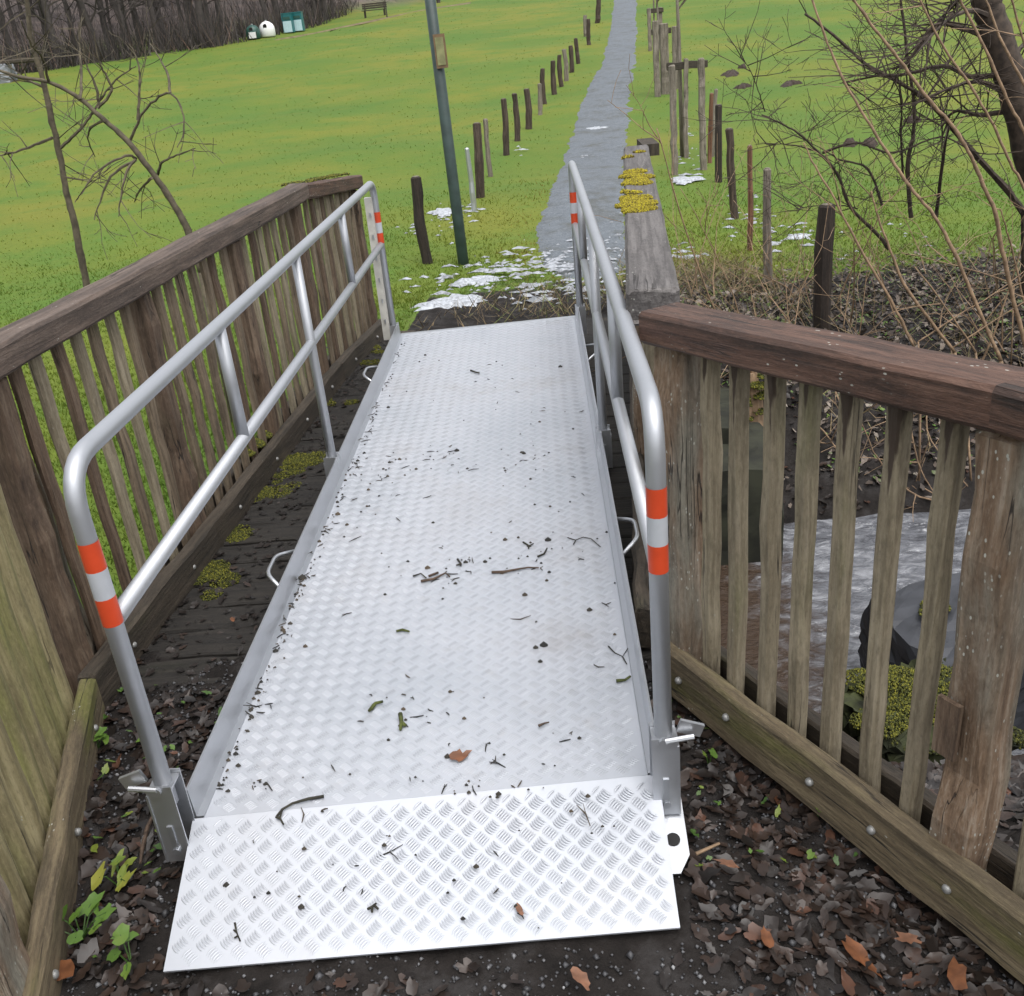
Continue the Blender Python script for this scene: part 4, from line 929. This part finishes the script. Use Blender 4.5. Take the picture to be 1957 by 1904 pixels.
shoots('tan leafless shrub with upright shoots at the right edge of the picture', [
    (Z3([(2180, 1600), (2060, 1330), (1957, 1080), (1860, 900), (1760, 680), (1640, 480), (1500, 280), (1360, 0), (1320, -80)]), .012),
    (Z3([(2230, 1500), (2040, 1000), (1957, 760), (1860, 570), (1740, 290), (1600, 20), (1570, -80)]), .014),
    (Z6([(2060, 640), (1957, 300), (1890, 0)])+Z3([(1860, 1330), (1820, 1200)]), .009),
    (Z3([(2100, 900), (1990, 560), (1840, 260), (1740, 0), (1720, -60)]), .012), (Z3([(2120, 700), (1960, 260), (1890, 0), (1880, -60)]), .010),
    (Z6([(1900, 200), (1700, 130), (1400, 50), (1250, 20)]), .005)], Y5+.25)
shoots('thin bare twigs leaning over beside the end of the grey handrail', [([(1395, 640), (1365, 590), (1310, 440), (1255, 245)], .008), ([(1420, 640), (1400, 560), (1340, 430), (1300, 360)], .005)], 5.6, 3)
shoots('low tan twigs hanging over the stream behind the right railing', [
    ([(1850, 830), (1800, 900), (1760, 960), (1690, 930), (1620, 880)], .007), ([(1900, 1000), (1830, 970), (1740, 940), (1680, 880), (1640, 790)], .008), ([(1880, 920), (1800, 985), (1700, 1010), (1560, 960), (1500, 920)], .006), ([(1760, 700), (1740, 800), (1760, 900), (1800, 960)], .007), ([(1800, 720), (1770, 820), (1850, 930)], .006), ([(1540, 790), (1600, 860), (1660, 990), (1700, 1060)], .006)], 4.5, 4)

# ------------------------------------------------------------------ stones by the stream
th = thing('mossy_stone', 'mossy stone block at the water edge behind the right railing', 'stone', (1.05, 2.5, -.7))
rough_block('stone', (1.08, 2.52, -.62), (.46, .34, .46), M_mossstone, th, 16, .022, .35, 31)
mp = [(1.08+random.uniform(-.19, .2), 2.52+random.uniform(-.15, .13), -.40+random.uniform(-.01, .01), random.uniform(.03, .07)) for i in range(26)]
moss_clump('moss', mp, M_moss, th, 13000, .0042, .3, 41)
mp = [(1.08+random.uniform(-.2, .2)+.06, 2.52-.165+random.uniform(-.02, .02), random.uniform(-.75, -.42), random.uniform(.02, .05)) for i in range(40)]
moss_clump('moss', mp, M_mossdark, th, 11000, .0048, .3, 42)
b = at((1432, 850), Y=4.75); b.z = G(b.x, b.y)
th = thing('tree_stump', 'broken pale mossy stump on the far bank behind the first balusters', 'stump', b)
mb = MB()
for i in range(7):
    a = i*.9; o_ = Vector((math.cos(a)*.035, math.sin(a)*.035, 0)); tp = at((1428+random.uniform(-18, 22), 690+random.uniform(0, 60)), Y=4.75)
    mb.tube([b+o_-Vector((0, 0, .1)), (b+tp)/2+o_, tp+o_*.6], [.045, .035, .012], 6)
mb.build('wood', M_bark, th); moss_clump('moss', [(b.x+random.uniform(-.12, .1), b.y-.06, b.z+random.uniform(0, .3), random.uniform(.03, .06)) for i in range(14)], M_moss, th, 2500, .0055, .4, 77)
th = thing('stone_slab', 'flat dark grey stone slab beside the stream behind the mossy block', 'stone', (1.4, 3.0, -.6))
rough_block('slab', (1.50, 2.95, -.56), (.80, .52, .40), M_stone, th, 12, .010, .25, 33, (.06, -.04))
moss_clump('moss', [(1.28, 2.96, -.355, .05), (1.25, 2.92, -.355, .04)], M_moss, th, 900, .0045, .3, 43)

# ------------------------------------------------------------------ ground cover: grass, litter, gravel
def scatter_grass():
    n = 600000
    d = np.exp(rng.uniform(math.log(3.2), math.log(150), n)); th_ = rng.uniform(math.radians(-42), math.radians(40), n)
    x = d*np.sin(th_); y = d*np.cos(th_)
    sm = soilmask(x, y); keep = (rng.uniform(0, 1, n) > np.clip(sm*1.6-.15, 0, 1)) & (rng.uniform(0, 1, n) < np.clip((15-d)/7, .05, 1))
    pl = np.interp(y, LA[:, 1], LA[:, 0]); pr = np.interp(y, RA[:, 1], RA[:, 0])
    inp = (x > pl-.02+rng.exponential(.16, n)) & (x < pr+.02-rng.exponential(.13, n)) & (y > 7.0); keep &= ~inp
    keep &= ~((y < 6.4) & (x > -1.6) & (x < .75)); keep &= (H(x, y) > -.6) & (hill(x, y) < .3); keep &= (y > 2.6) | (x < -1.6)
    x, y, d = x[keep], y[keep], d[keep]; n = len(x); z = HZ(x, y)
    dpe = np.minimum(np.abs(x-np.interp(y, LA[:, 1], LA[:, 0])), np.abs(x-np.interp(y, RA[:, 1], RA[:, 0]))); vg = np.where(y > 7.5, .75*np.exp(-dpe/.28), 0)
    tuft = .6+.8*(np.sin(x*2.1+np.sin(y*1.7)*2)*np.sin(y*2.6+np.sin(x*1.3)*2)*.5+.5)
    h = rng.uniform(.014, .038, n)*tuft; w = np.maximum(.0035, d*.00055)*rng.uniform(.7, 1.4, n)
    a = rng.uniform(0, 2*np.pi, n); ln = rng.normal(0, .6, (n, 2))*h[:, None]
    b = np.stack([x, y, z-.004], -1); wv = np.stack([np.cos(a)*w, np.sin(a)*w, 0*w], -1)
    tip = b+np.stack([ln[:, 0], ln[:, 1], h], -1)
    V = np.stack([b-wv, b+wv, tip], 1).reshape(-1, 3)
    o = np_obj('grass', V, np.arange(3*n).reshape(-1, 3), M_grass, attr={'rnd': np.repeat(np.clip(rng.uniform(0, 1, n)+vg, 0, 1.6), 3)})
    tag(o, 'short green and yellowish meadow grass', 'grass', None, 'stuff')
scatter_grass()
LEAF = np.array([(-1, 0), (-.72, .30), (-.36, .47), (-.05, .54), (.28, .48), (.55, .36), (.8, .17), (1.05, 0), (.78, -.18), (.54, -.35), (.25, -.47), (-.05, -.53), (-.38, -.46), (-.70, -.30)])
def leaves_np(x, y, z, size, r, curl=.35, tilt=.25):
    n = len(x); m = len(LEAF); a = r.uniform(0, 2*np.pi, n)
    P = LEAF[None]*size[:, None, None]*r.uniform(.72, 1.15, (n, m, 1))*(1-(r.uniform(0, 1, (n, m, 1)) < .10)*.35); P[..., 1] *= r.uniform(.7, 1.3, (n, 1))
    hz = curl*(P[..., 1]**2-.25*P[..., 0]**2*r.normal(0, 1, (n, 1)))/size[:, None]+r.normal(0, .06, (n, m))*size[:, None]
    tx, ty = r.normal(0, tilt, (n, 1)), r.normal(0, tilt, (n, 1)); hz = hz+tx*P[..., 0]+ty*P[..., 1]
    ca, sa = np.cos(a)[:, None], np.sin(a)[:, None]
    X = x[:, None]+P[..., 0]*ca-P[..., 1]*sa; Y = y[:, None]+P[..., 0]*sa+P[..., 1]*ca; Z = z[:, None]+hz
    c = np.stack([x, y, z-.04*size], -1)[:, None]; V = np.concatenate([np.stack([X, Y, Z], -1), c], 1)
    T = np.array([(i, (i+1) % m, m) for i in range(m)]); T = (T[None]+(m+1)*np.arange(n)[:, None, None]).reshape(-1, 3)
    return V.reshape(-1, 3), T, m+1
def litter():
    r = np.random.default_rng(21); n = 9000
    x = np.concatenate([r.uniform(-2.4, 2.6, n), r.uniform(.2, 1.6, 3500), r.uniform(-1.7, -.8, 1200), r.uniform(.4, 3.6, 4500)]); y = np.concatenate([r.uniform(.5, 3.2, n), r.uniform(.7, 2.4, 3500), r.uniform(.8, 2.5, 1200), r.uniform(4.0, 8, 4500)])
    sm = soilmask(x, y); hz = HZ(x, y)
    dens = np.where((x > -.1) & (y < 2.4), np.clip((.863*x+.505*y-.55)/.5, .12, 1), 1)
    keep = (r.uniform(0, 1, len(x)) < sm*dens) & (hz > -.72)
    inramp = (x > -.88) & (x < .19) & (y > 1.3) & (y < 5.6); keep &= ~inramp
    keep &= ~((y > 2.25) & (y < 6.2) & (x > -1.3) & (x < .5))
    x, y, hz = x[keep], y[keep], hz[keep]; n = len(x); size = np.minimum(r.gamma(4.0, .0042, n)+.006, .030)
    V, T, k = leaves_np(x, y, hz+r.uniform(.003, .014, n), size, r)
    rnd = r.beta(1.5, 2.0, n); o = np_obj('leaf_litter', V, T, M_litter, attr={'rnd': np.repeat(rnd, k)})
    tag(o, 'dark wet fallen leaves covering the ground beside the ramp', 'leaf litter', None, 'stuff')
litter()
def gravel():
    r = np.random.default_rng(23); n = 16000
    x = r.uniform(-1.5, 1.2, n); y = r.uniform(.6, 2.4, n)
    keep = (~((x > -.87) & (x < .18) & (y > 1.33))) & (.863*x+.505*y < 1.35) & (x > -1.5)
    x, y = x[keep], y[keep]; n = len(x); z = HZ(x, y)
    oc = np.array([(1, 0, 0), (0, 1, 0), (-1, 0, 0), (0, -1, 0), (0, 0, .8), (0, 0, -.8)]); s = r.gamma(2.0, .0013, n)+.0012
    V = np.stack([x, y, z+.003], -1)[:, None]+oc[None]*s[:, None, None]*r.uniform(.6, 1.4, (n, 6, 1))
    T = np.array([(0, 1, 4), (1, 2, 4), (2, 3, 4), (3, 0, 4), (1, 0, 5), (2, 1, 5), (3, 2, 5), (0, 3, 5)]); T = (T[None]+6*np.arange(n)[:, None, None]).reshape(-1, 3)
    o = np_obj('gravel', V.reshape(-1, 3), T, M_gravel, attr={'rnd': np.repeat(r.beta(2, 2.6, n), 6)}); tag(o, 'fine dark gravel and grit on the ground in front of the ramp', 'gravel', None, 'stuff')
gravel()
def bank_leaves():
    r = np.random.default_rng(25); n = 6500
    x = r.uniform(.6, 4.6, n); y = r.uniform(4.3, 8.2, n); hz = HZ(x, y); sm = soilmask(x, y)
    kp = (hz > -.7) & (r.uniform(0, 1, n) < sm+.1); x, y, hz = x[kp], y[kp], hz[kp]; n = len(x)
    V, T, k = leaves_np(x, y, hz+r.uniform(.008, .03, n), np.minimum(r.gamma(4, .0042, n)+.006, .03), r, .3, .4)
    m = attrmat('bank_leaves', [(0, (.02, .014, .011)), (.4, (.07, .052, .04)), (.65, (.15, .12, .097)), (.8, (.24, .205, .17)), (.88, (.08, .12, .035)), (1, (.11, .16, .04))], .7)
    tag(np_obj('bank_leaves', V, T, m, attr={'rnd': np.repeat(r.beta(1.6, 1.6, n), k)}), 'pale brown fallen leaves on the far bank of the stream', 'leaf litter', None, 'stuff')
bank_leaves()
# low green weeds on the near bank and on the far litter
def seedlings():
    r = np.random.default_rng(27)
    x = np.concatenate([r.uniform(.6, 4.5, 2600), r.uniform(-1.5, -.95, 90), r.uniform(.2, .6, 60), r.uniform(-4, -1.6, 900)]); y = np.concatenate([r.uniform(4.6, 8.6, 2600), r.uniform(1.1, 2.3, 90), r.uniform(1.5, 2.2, 60), r.uniform(1.5, 4.0, 900)])
    h = HZ(x, y); keep = (h > -.6); x, y, h = x[keep], y[keep], h[keep]; n = len(x); s = r.uniform(.006, .017, n)
    V, T, k = leaves_np(x, y, h+.018, s, r, .2, .35)
    tag(np_obj('weeds', V, T, M_seedling, attr={'rnd': np.repeat(r.uniform(0, .75, n), k)}), 'tiny green weeds among the fallen leaves', 'weeds', None, 'stuff')
seedlings()
def straw():
    r = np.random.default_rng(61); n = 9000
    x = np.concatenate([r.uniform(.6, 4.2, 6000), r.normal(1.35, .3, 1800), r.normal(.2, .5, 1200)]); y = np.concatenate([r.uniform(4.7, 8.6, 6000), r.normal(7.6, .5, 1800), r.normal(6.9, .5, 1200)])
    kp = (HZ(x, y) > -.6) & ((x > .7) | (y > 6.3)); x, y = x[kp], y[kp]; n = len(x); z = HZ(x, y); h = r.gamma(2.2, .035, n)+.01; a = r.uniform(0, 6.28, n); w = r.uniform(.002, .0045, n)
    b = np.stack([x, y, z], -1); wv = np.stack([np.cos(a)*w, np.sin(a)*w, 0*w], -1); ln = r.normal(0, 1.0, (n, 2))*h[:, None]; tip = b+np.stack([ln[:, 0], ln[:, 1], h*.8], -1)
    m = attrmat('straw', [(0, (.05, .035, .02)), (.45, (.14, .10, .05)), (.75, (.26, .2, .11)), (.9, (.10, .12, .03)), (1, (.12, .16, .03))], .8)
    tag(np_obj('dry_grass', np.stack([b-wv, b+wv, tip], 1).reshape(-1, 3), np.arange(3*n).reshape(-1, 3), m, attr={'rnd': np.repeat(r.uniform(0, 1, n), 3)}), 'dry straw-coloured grass on the stream bank', 'dry grass', None, 'stuff')
    rr = random.Random(62); mb = MB()
    for i in range(75):
        x = rr.uniform(1.0, 4.6); y = rr.uniform(4.9, 7.6); z = G(x, y)
        if z < -.62: continue
        branchy(mb, Vector((x, y, z-.03)), Vector((rr.gauss(-.25, .5), rr.gauss(0, .5), 1)).normalized(), rr.uniform(.4, 1.3), rr.uniform(.003, .007), 1, rr, 4, 4, (1, 3), .0, .0015)
    tag(mb.build('brushwood', M_bark), 'tangle of thin pale twigs on the stream bank behind the right railing', 'brushwood', None, 'stuff')
straw()
# moss on the bridge deck left of the ramp
mp = []
for (p, r, k) in (((560, 890), .10, 7), ((500, 940), .09, 7), ((395, 1100), .09, 7), ((450, 1020), .07, 6), ((530, 920), .07, 5), ((700, 640), .12, 6), ((690, 690), .08, 4), ((640, 760), .06, 3)):
    for i in range(k): q = at((p[0]+random.gauss(0, 18), p[1]+random.gauss(0, 16)), z=0); mp.append((q.x, q.y, -.004-max(0, q.y-5)*.08, random.uniform(.3, .8)*r))
moss_clump('moss', mp, M_moss, br, 20000, .0034, .08, 51)
r = np.random.default_rng(29); n = 1300
x = r.uniform(-1.45, -.88, n); y = r.uniform(2.2, 6.0, n); V, T, k = leaves_np(x, y, np.full(n, .002)-np.maximum(0, y-5)*.08, r.uniform(.006, .022, n), r, .2, .15)
o = np_obj('deck_dirt', V, T, M_litter, br, attr={'rnd': np.repeat(r.beta(1.0, 4.5, n), k)}); o['kind'] = 'stuff'; place(o, Matrix.Identity(4))

# ------------------------------------------------------------------ snow, molehills
def lump(name, P, z_off, hgt, mat, label, cat, group, seed, Yg=None):
    r = np.random.default_rng(seed); g = [atg(p) for p in P]; c = sum(g, Vector())/len(g); m = 26; V = []; rings = 5
    ang = [math.atan2(q.y-c.y, q.x-c.x) for q in g]; dist = [math.hypot(q.y-c.y, q.x-c.x) for q in g]; o = np.argsort(ang); ang = np.array(ang)[o]; dist = np.array(dist)[o]
    A_ = np.linspace(-np.pi, np.pi, m, endpoint=False); D_ = np.interp(A_, ang, dist, period=2*np.pi)*r.uniform(.5, 1.12, m)
    V.append((c.x, c.y, G(c.x, c.y)+hgt+z_off))
    for k in range(1, rings+1):
        t = k/rings
        for a, d in zip(A_, D_):
            x = c.x+math.cos(a)*d*t; y = c.y+math.sin(a)*d*t; V.append((x, y, G(x, y)+z_off+hgt*(1-t**2.2)+r.normal(0, hgt*.12)-(.012 if k == rings else 0)))
    F = [(0, 1+i, 1+(i+1) % m) for i in range(m)]
    for k in range(rings-1):
        for i in range(m): a = 1+k*m+i; b = 1+k*m+(i+1) % m; F.append((a, a+m, b+m, b))
    mb = MB(); mb.add(V, F); ob = mb.build(name, mat, None, smooth=True); return tag(ob, label, cat, group)
SG = 'thin patches of melting snow'
lump('snow_patch', [(805, 598), (835, 575), (905, 560), (930, 575), (860, 590)], .012, .03, M_snow, 'largest patch of melting snow just beyond the far left end of the ramp', 'snow patch', SG, 1)
lump('snow_patch', [(860, 548), (905, 538), (930, 528), (900, 550)], .012, .02, M_snow, 'narrow snow strip behind the largest snow patch', 'snow patch', SG, 2)
lump('snow_patch', [(835, 412), (852, 398), (860, 404), (845, 418)], .02, .02, M_snow, 'snow patch left of the lamp post', 'snow patch', SG, 3)
lump('snow_patch', [(1290, 350), (1322, 340), (1320, 350), (1300, 357)], .03, .02, M_snow, 'snow patch at the foot of the nearest stake frame', 'snow patch', SG, 4)
lump('snow_patch', [(1512, 458), (1532, 448), (1542, 452), (1520, 461)], .015, .012, M_snow, 'small snow patch beside the thick dark post on the right', 'snow patch', SG, 5)
lump('snow_patch', [(1125, 246), (1152, 244), (1150, 250), (1130, 251)], .03, .01, M_snow, 'thin snow smear in the middle of the path', 'snow patch', SG, 6)
def crumbs():
    r = np.random.default_rng(31); pts = []
    def blob(px, py, sx, sy, n):
        for i in range(n): pts.append(atg((px+r.normal(0, sx), py+r.normal(0, sy))))
    blob(1010, 515, 75, 15, 110); blob(1040, 545, 70, 22, 110); blob(1090, 490, 50, 14, 50); blob(880, 540, 40, 14, 40); blob(850, 420, 14, 14, 18); blob(890, 400, 14, 10, 14); blob(800, 440, 15, 12, 14); blob(1320, 300, 12, 25, 26); blob(1430, 420, 30, 22, 26); blob(1530, 455, 30, 14, 26); blob(1300, 480, 25, 14, 18); blob(990, 290, 8, 6, 5); blob(1120, 310, 6, 6, 4); blob(1180, 480, 20, 30, 20); blob(1640, 470, 80, 25, 14)
    C_ = np.array([tuple(p) for p in pts]); n = len(C_); sz = r.gamma(1.6, .014, n)+.004; V, T, k = leaves_np(np.zeros(n), np.zeros(n), np.full(n, .006), sz, r, .0, .03); V[:, 0] *= 1.9; V[:, 1] *= .75; V[:, 0] += np.repeat(C_[:, 0], k); V[:, 1] += np.repeat(C_[:, 1], k); V[:, 2] += HZ(V[:, 0], V[:, 1]); V[k-1::k, 2] += .010+.25*sz; V[:, 2] += np.repeat(np.where((C_[:, 1] > 8) & (C_[:, 0] > -.4) & (C_[:, 0] < 1), .03, 0), k)
    tag(np_obj('snow_crumbs', V, T, M_slush), 'scattered crumbs of melting snow on grass and mud', 'snow', None, 'stuff')
crumbs()
MG = 'molehills on the right meadow'
for i, (p, w, lab) in enumerate((((1625, 277), 26, 'left one of two dark molehills side by side on the right meadow'), ((1664, 276), 30, 'right one of two dark molehills side by side on the right meadow'), ((1397, 142), 30, 'broad far molehill near the staked trees'), ((1420, 130), 12, 'small molehill beside the broad far one'), ((1420, 168), 14, 'small molehill between broad far one and railing posts'), ((1510, 163), 18, 'flat molehill in the middle of the right meadow'), ((1745, 232), 26, 'molehill behind the thorny shrub'))):
    x, y = p; lump('molehill', [(x-w/2, y), (x+w/2, y), (x, y-w*.18), (x, y+w*.2)], .0, .09, M_soilpile, lab, 'molehill', MG, 60+i)

# ------------------------------------------------------------------ leaves, plants and twigs picked out singly
def leaf_obj(name, p, z, size, mat, label, cat, group, seed, rot=None, tilt=.15, parent=None):
    r = np.random.default_rng(seed); q = at(p, z=z); V, T, k = leaves_np(np.array([0.]), np.array([0.]), np.array([size*.15]), np.array([size]), r, .35, tilt)
    o = np_obj(name, V, T, mat, parent, attr={'rnd': np.full(k, r.uniform(.2, .8))}); o.location = (q.x, q.y, q.z+.004)
    if label: tag(o, label, cat, group)
    return o
def flapz(p):
    # height of ramp surface under pixel p
    q = at(p, z=ZD)
    if q.y > 1.63: return ZD
    for z in np.linspace(ZD, .01, 40):
        q = at(p, z=z); t = (q.y-F0.y)/(K0.y-F0.y)
        if z <= .01+(ZD-.01)*t: return z
    return .01
leaf_obj('dead_leaf', (880, 1450), ZD, .030, M_leafo, 'orange-brown curled leaf lying on the ramp deck', 'leaf', None, 3)
leaf_obj('dead_leaf', (995, 1745), flapz((995, 1745)), .019, M_leafb, 'brown torn leaf on the sloping ramp flap', 'leaf', None, 5)
k = 0
for (p, s, m, lab) in (((1465, 1798), .026, M_leafo, 'bright orange curled leaf on the ground right of the flap'), ((1110, 1875), .034, M_leafb, 'reddish brown leaf on the gravel below the flap'), ((1390, 1655), .03, M_leafb, 'brown leaf on dark soil beside the right corner of the flap'), ((1640, 1830), .04, M_leafo, 'russet leaf at the bottom right among dark leaves'), ((1830, 1870), .04, M_leafo, 'russet leaf in the bottom right corner'), ((1230, 0), .0, None, None), ((445, 1187), .016, M_leafo, 'small orange leaf on the dark bridge deck left of the ramp'), ((175, 1398), .022, M_leafo, 'orange leaf at the foot of the left wing railing'), ((120, 1862), .035, M_leafo, 'ochre leaf at bottom left beside the green railing'), ((1735, 1800), .03, M_leafb, 'brown leaf under the right bottom board')):
    if m is None: continue
    k += 1; leaf_obj('dead_leaf', p, .012, s, m, lab, 'leaf', None, 70+k, tilt=.3)
def plant(p, n, size, lab, seed, spread=.05, hue=.4):
    r = np.random.default_rng(seed); q = at(p, z=.0); th = thing('weed_plant', lab, 'plant', q)
    for i in range(n):
        a = r.uniform(0, 6.28); rad = spread*math.sqrt(r.uniform(.05, 1)); c = Vector((q.x+math.cos(a)*rad, q.y+math.sin(a)*rad, q.z+r.uniform(.02, .05)))
        mb = MB(); mb.tube([q+Vector((0, 0, -.01)), q.lerp(c, .6)+Vector((0, 0, .01)), c], [.0018, .0015, .001], 5); s_ = mb.build('stalk', M_seedling, th)
        V, T, k = leaves_np(np.array([0.]), np.array([0.]), np.array([0.]), np.array([size*r.uniform(.7, 1.2)]), r, .3, .3); V[:, 1] *= 1.9
        o = bpy.data.objects.new('leaf', np_mesh('leaf', V, T, M_seedling, attr={'rnd': np.full(k, np.clip(hue+r.normal(0, .15), 0, 1))})); link(o, th); place(o, Matrix.Translation(c))
plant((155, 1790), 9, .021, 'broad-leaved green weed at the lower left beside the railing', 1, .06, .45)
plant((228, 1690), 6, .02, 'yellow-green seedling left of the ramp flap', 2, .04, .85)
plant((185, 1430), 6, .016, 'small green weed at the foot of the left railing', 3, .04, .5)
plant((1562, 1558), 3, .018, 'two-leaved green seedling under the right railing board', 4, .02, .6)
plant((1604, 1575), 2, .022, 'olive seedling leaf right of the two-leaved seedling', 5, .015, .75)
plant((250, 1840), 5, .018, 'small green seedling near the bottom left corner', 6, .04, .5)
plant((1355, 1460), 3, .012, 'tiny seedling beside the right ramp socket', 7, .02, .5)

# debris on the ramp
def crumb_debris():
    r = np.random.default_rng(33); P = []
    for i in range(110): P.append((r.uniform(420, 1230), r.uniform(680, 1760)))
    for i in range(190):
        t = r.uniform(0, 1); P.append((405+(768-405)*t+abs(r.normal(0, 16))*(1-.6*t), 1510+(655-1510)*t))
    for (cx_, cy_, sx, sy, n) in ((700, 905, 40, 20, 40), (870, 880, 30, 14, 24), (860, 1090, 60, 22, 26), (1000, 880, 30, 20, 20), (1010, 1060, 40, 25, 18), (930, 1500, 90, 18, 20), (780, 1370, 50, 30, 14), (1050, 960, 70, 60, 16), (930, 740, 80, 60, 26), (700, 1000, 40, 60, 16), (500, 1500, 16, 8, 8), (900, 1650, 250, 60, 16)):
        for i in range(n): P.append((r.normal(cx_, sx), r.normal(cy_, sy)))
    V = []; F = []; A_ = []; mb = MB()
    for p in P:
        z = flapz(p); q = at(p, z=z)
        if q.x < -.845 or q.x > .14 or q.y > 5.38 or q.y < F0.y+.03: continue
        t = r.uniform(0, 1); a = r.uniform(0, 6.28); n0 = mb.n
        if t < .38:
            l = r.gamma(1.8, .0042)+.003; d = Vector((math.cos(a), math.sin(a), r.normal(0, .08)))*l; k = Vector((-d.y, d.x, 0))*r.normal(0, .35)
            mb.tube([q+Vector((0, 0, .003))-d, q+Vector((0, 0, .004))+k, q+Vector((0, 0, .003))+d], [.0012, .0019, .0009], 4)
            if t < .12: mb.tube([q+Vector((0, 0, .004))+k, q+Vector((0, 0, .005))+k*2.2+d*.8], [.0013, .0007], 4)
        else:
            s = r.gamma(2.0, .0013)+.0012; mb.tube([q+Vector((-s, 0, .0025)), q+Vector((0, s*.3, .003)), q+Vector((s, 0, .0025))], [s*.4, s*.95, s*.3], 5)
        A_ += [r.uniform(0, .8)]*(mb.n-n0)
    me = mb.mesh('ramp_debris', M_debris); a = me.attributes.new('rnd', 'FLOAT', 'POINT'); a.data.foreach_set('value', A_)
    o = bpy.data.objects.new('ramp_debris', me); link(o); tag(o, 'dark crumbs, seeds and bits of twig scattered over the ramp', 'debris', None, 'stuff')
crumb_debris()
M_twigdark = flat('dark_twig', (.022, .02, .012), .8, .5, 60); M_twigmoss = flat('mossy_twig', (.05, .06, .012), .9, .6, 60); M_twigbrown = flat('brown_twig', (.07, .045, .03), .8, .4, 60)
def twig(lines, r, mat, lab):
    q0 = at(lines[0][0], z=flapz(lines[0][0])); mb = MB()
    for L_ in lines:
        pts = [at(p, z=flapz(p))+Vector((0, 0, r+.002+random.uniform(0, .003)))-q0 for p in L_]
        mb.tube(pts, [r*(1-.5*i/len(pts))*random.uniform(.8, 1.2) for i in range(len(pts))], 6)
    o = mb.build('twig', mat, None, smooth=True); o.location = q0; tag(o, lab, 'twig', 'twigs lying on the ramp')
twig([[(620, 1527), (590, 1532), (560, 1540), (540, 1552), (536, 1568), (543, 1580)], [(540, 1552), (530, 1565)], [(536, 1568), (528, 1566)]], .0035, M_twigdark, 'dark forked twig lying across the fold of the ramp')
twig([[(710, 1360), (718, 1350), (733, 1346)], [(716, 1352), (706, 1364)]], .005, M_twigmoss, 'short mossy twig left of the middle of the ramp')
twig([[(766, 1370), (768, 1386), (766, 1400)], [(768, 1384), (775, 1392)]], .005, M_twigmoss, 'stubby upright mossy twig just right of the short mossy one')
twig([[(450, 1768), (453, 1785), (460, 1802)], [(453, 1785), (447, 1780)], [(456, 1793), (449, 1797)]], .002, M_twigdark, 'thin black twig on the left side of the flap')
twig([[(1163, 1238), (1175, 1252), (1190, 1258), (1200, 1242)], [(1190, 1258), (1198, 1272)]], .0022, M_twigdark, 'Y-shaped thin twig near the right edge of the ramp')
twig([[(1178, 1307), (1195, 1305), (1205, 1298)]], .004, M_twigmoss, 'small green twig at the right edge below the Y-shaped one')
twig([[(1085, 1030), (1100, 1036), (1115, 1030), (1130, 1033), (1148, 1048)], [(1100, 1036), (1096, 1044)]], .002, M_twigdark, 'long thin bent twig high on the right side of the ramp')
twig([[(805, 1115), (830, 1110), (852, 1100), (860, 1106)], [(820, 1105), (838, 1098)]], .0042, M_twigbrown, 'brown bark strip left of the ramp centre')
twig([[(940, 1098), (965, 1097), (990, 1092), (1010, 1088), (1030, 1090)]], .0042, M_twigbrown, 'longest dark bark strip at the ramp centre')
twig([[(790, 1105), (805, 1100), (815, 1108)]], .003, M_twigdark, 'short dark twig beside the brown bark strip')
twig([[(758, 1211), (770, 1208), (783, 1212)]], .0042, M_twigmoss, 'short green-black twig left of the ramp centre line')
twig([[(1000, 1040), (1012, 1046), (1020, 1042)], [(1012, 1046), (1010, 1052)]], .003, M_twigdark, 'small forked dark twig right of the ramp centre')
twig([[(1028, 1068), (1040, 1062), (1046, 1052)]], .0035, M_twigdark, 'bent black twig just below the small forked one')
twig([[(875, 1072), (882, 1082), (872, 1084)]], .0035, M_twigdark, 'hooked black twig at the centre of the ramp')
twig([[(1030, 1392), (1042, 1386), (1050, 1385)]], .003, M_twigbrown, 'light brown bud twig low on the right of the deck')
twig([[(703, 1742), (712, 1738), (720, 1730)], [(712, 1738), (712, 1748)], [(716, 1735), (724, 1742)]], .003, M_twigdark, 'black seed cluster on the left half of the flap')
twig([[(900, 712), (908, 714), (916, 717)]], .006, M_twigdark, 'dark leaf scrap on the far part of the ramp')
q = at((1352, 1620), z=.01)
mb = MB(); mb.tube([at((1330, 1632), z=.012)-q, at((1375, 1612), z=.014)-q], [.004, .003], 6); o = mb.build('twig', M_bark, None); o.location = q; tag(o, 'straight pale stick on the soil right of the flap', 'twig')
q = at((270, 1600), z=.01)
mb = MB(); mb.tube([at(p, z=.014)-q for p in ((300, 1545), (282, 1580), (272, 1620), (268, 1650))], [.004, .005, .005, .003], 6); o = mb.build('twig', M_twigbrown, None); o.location = q; tag(o, 'curved grey-brown stick on the soil left of the flap', 'twig')
print('objects', len(bpy.data.objects), 'tris', sum(len(o.data.loop_triangles) if False else sum(len(p.vertices)-2 for p in o.data.polygons) if False else len(o.data.polygons) for o in bpy.data.objects if o.type == 'MESH'))
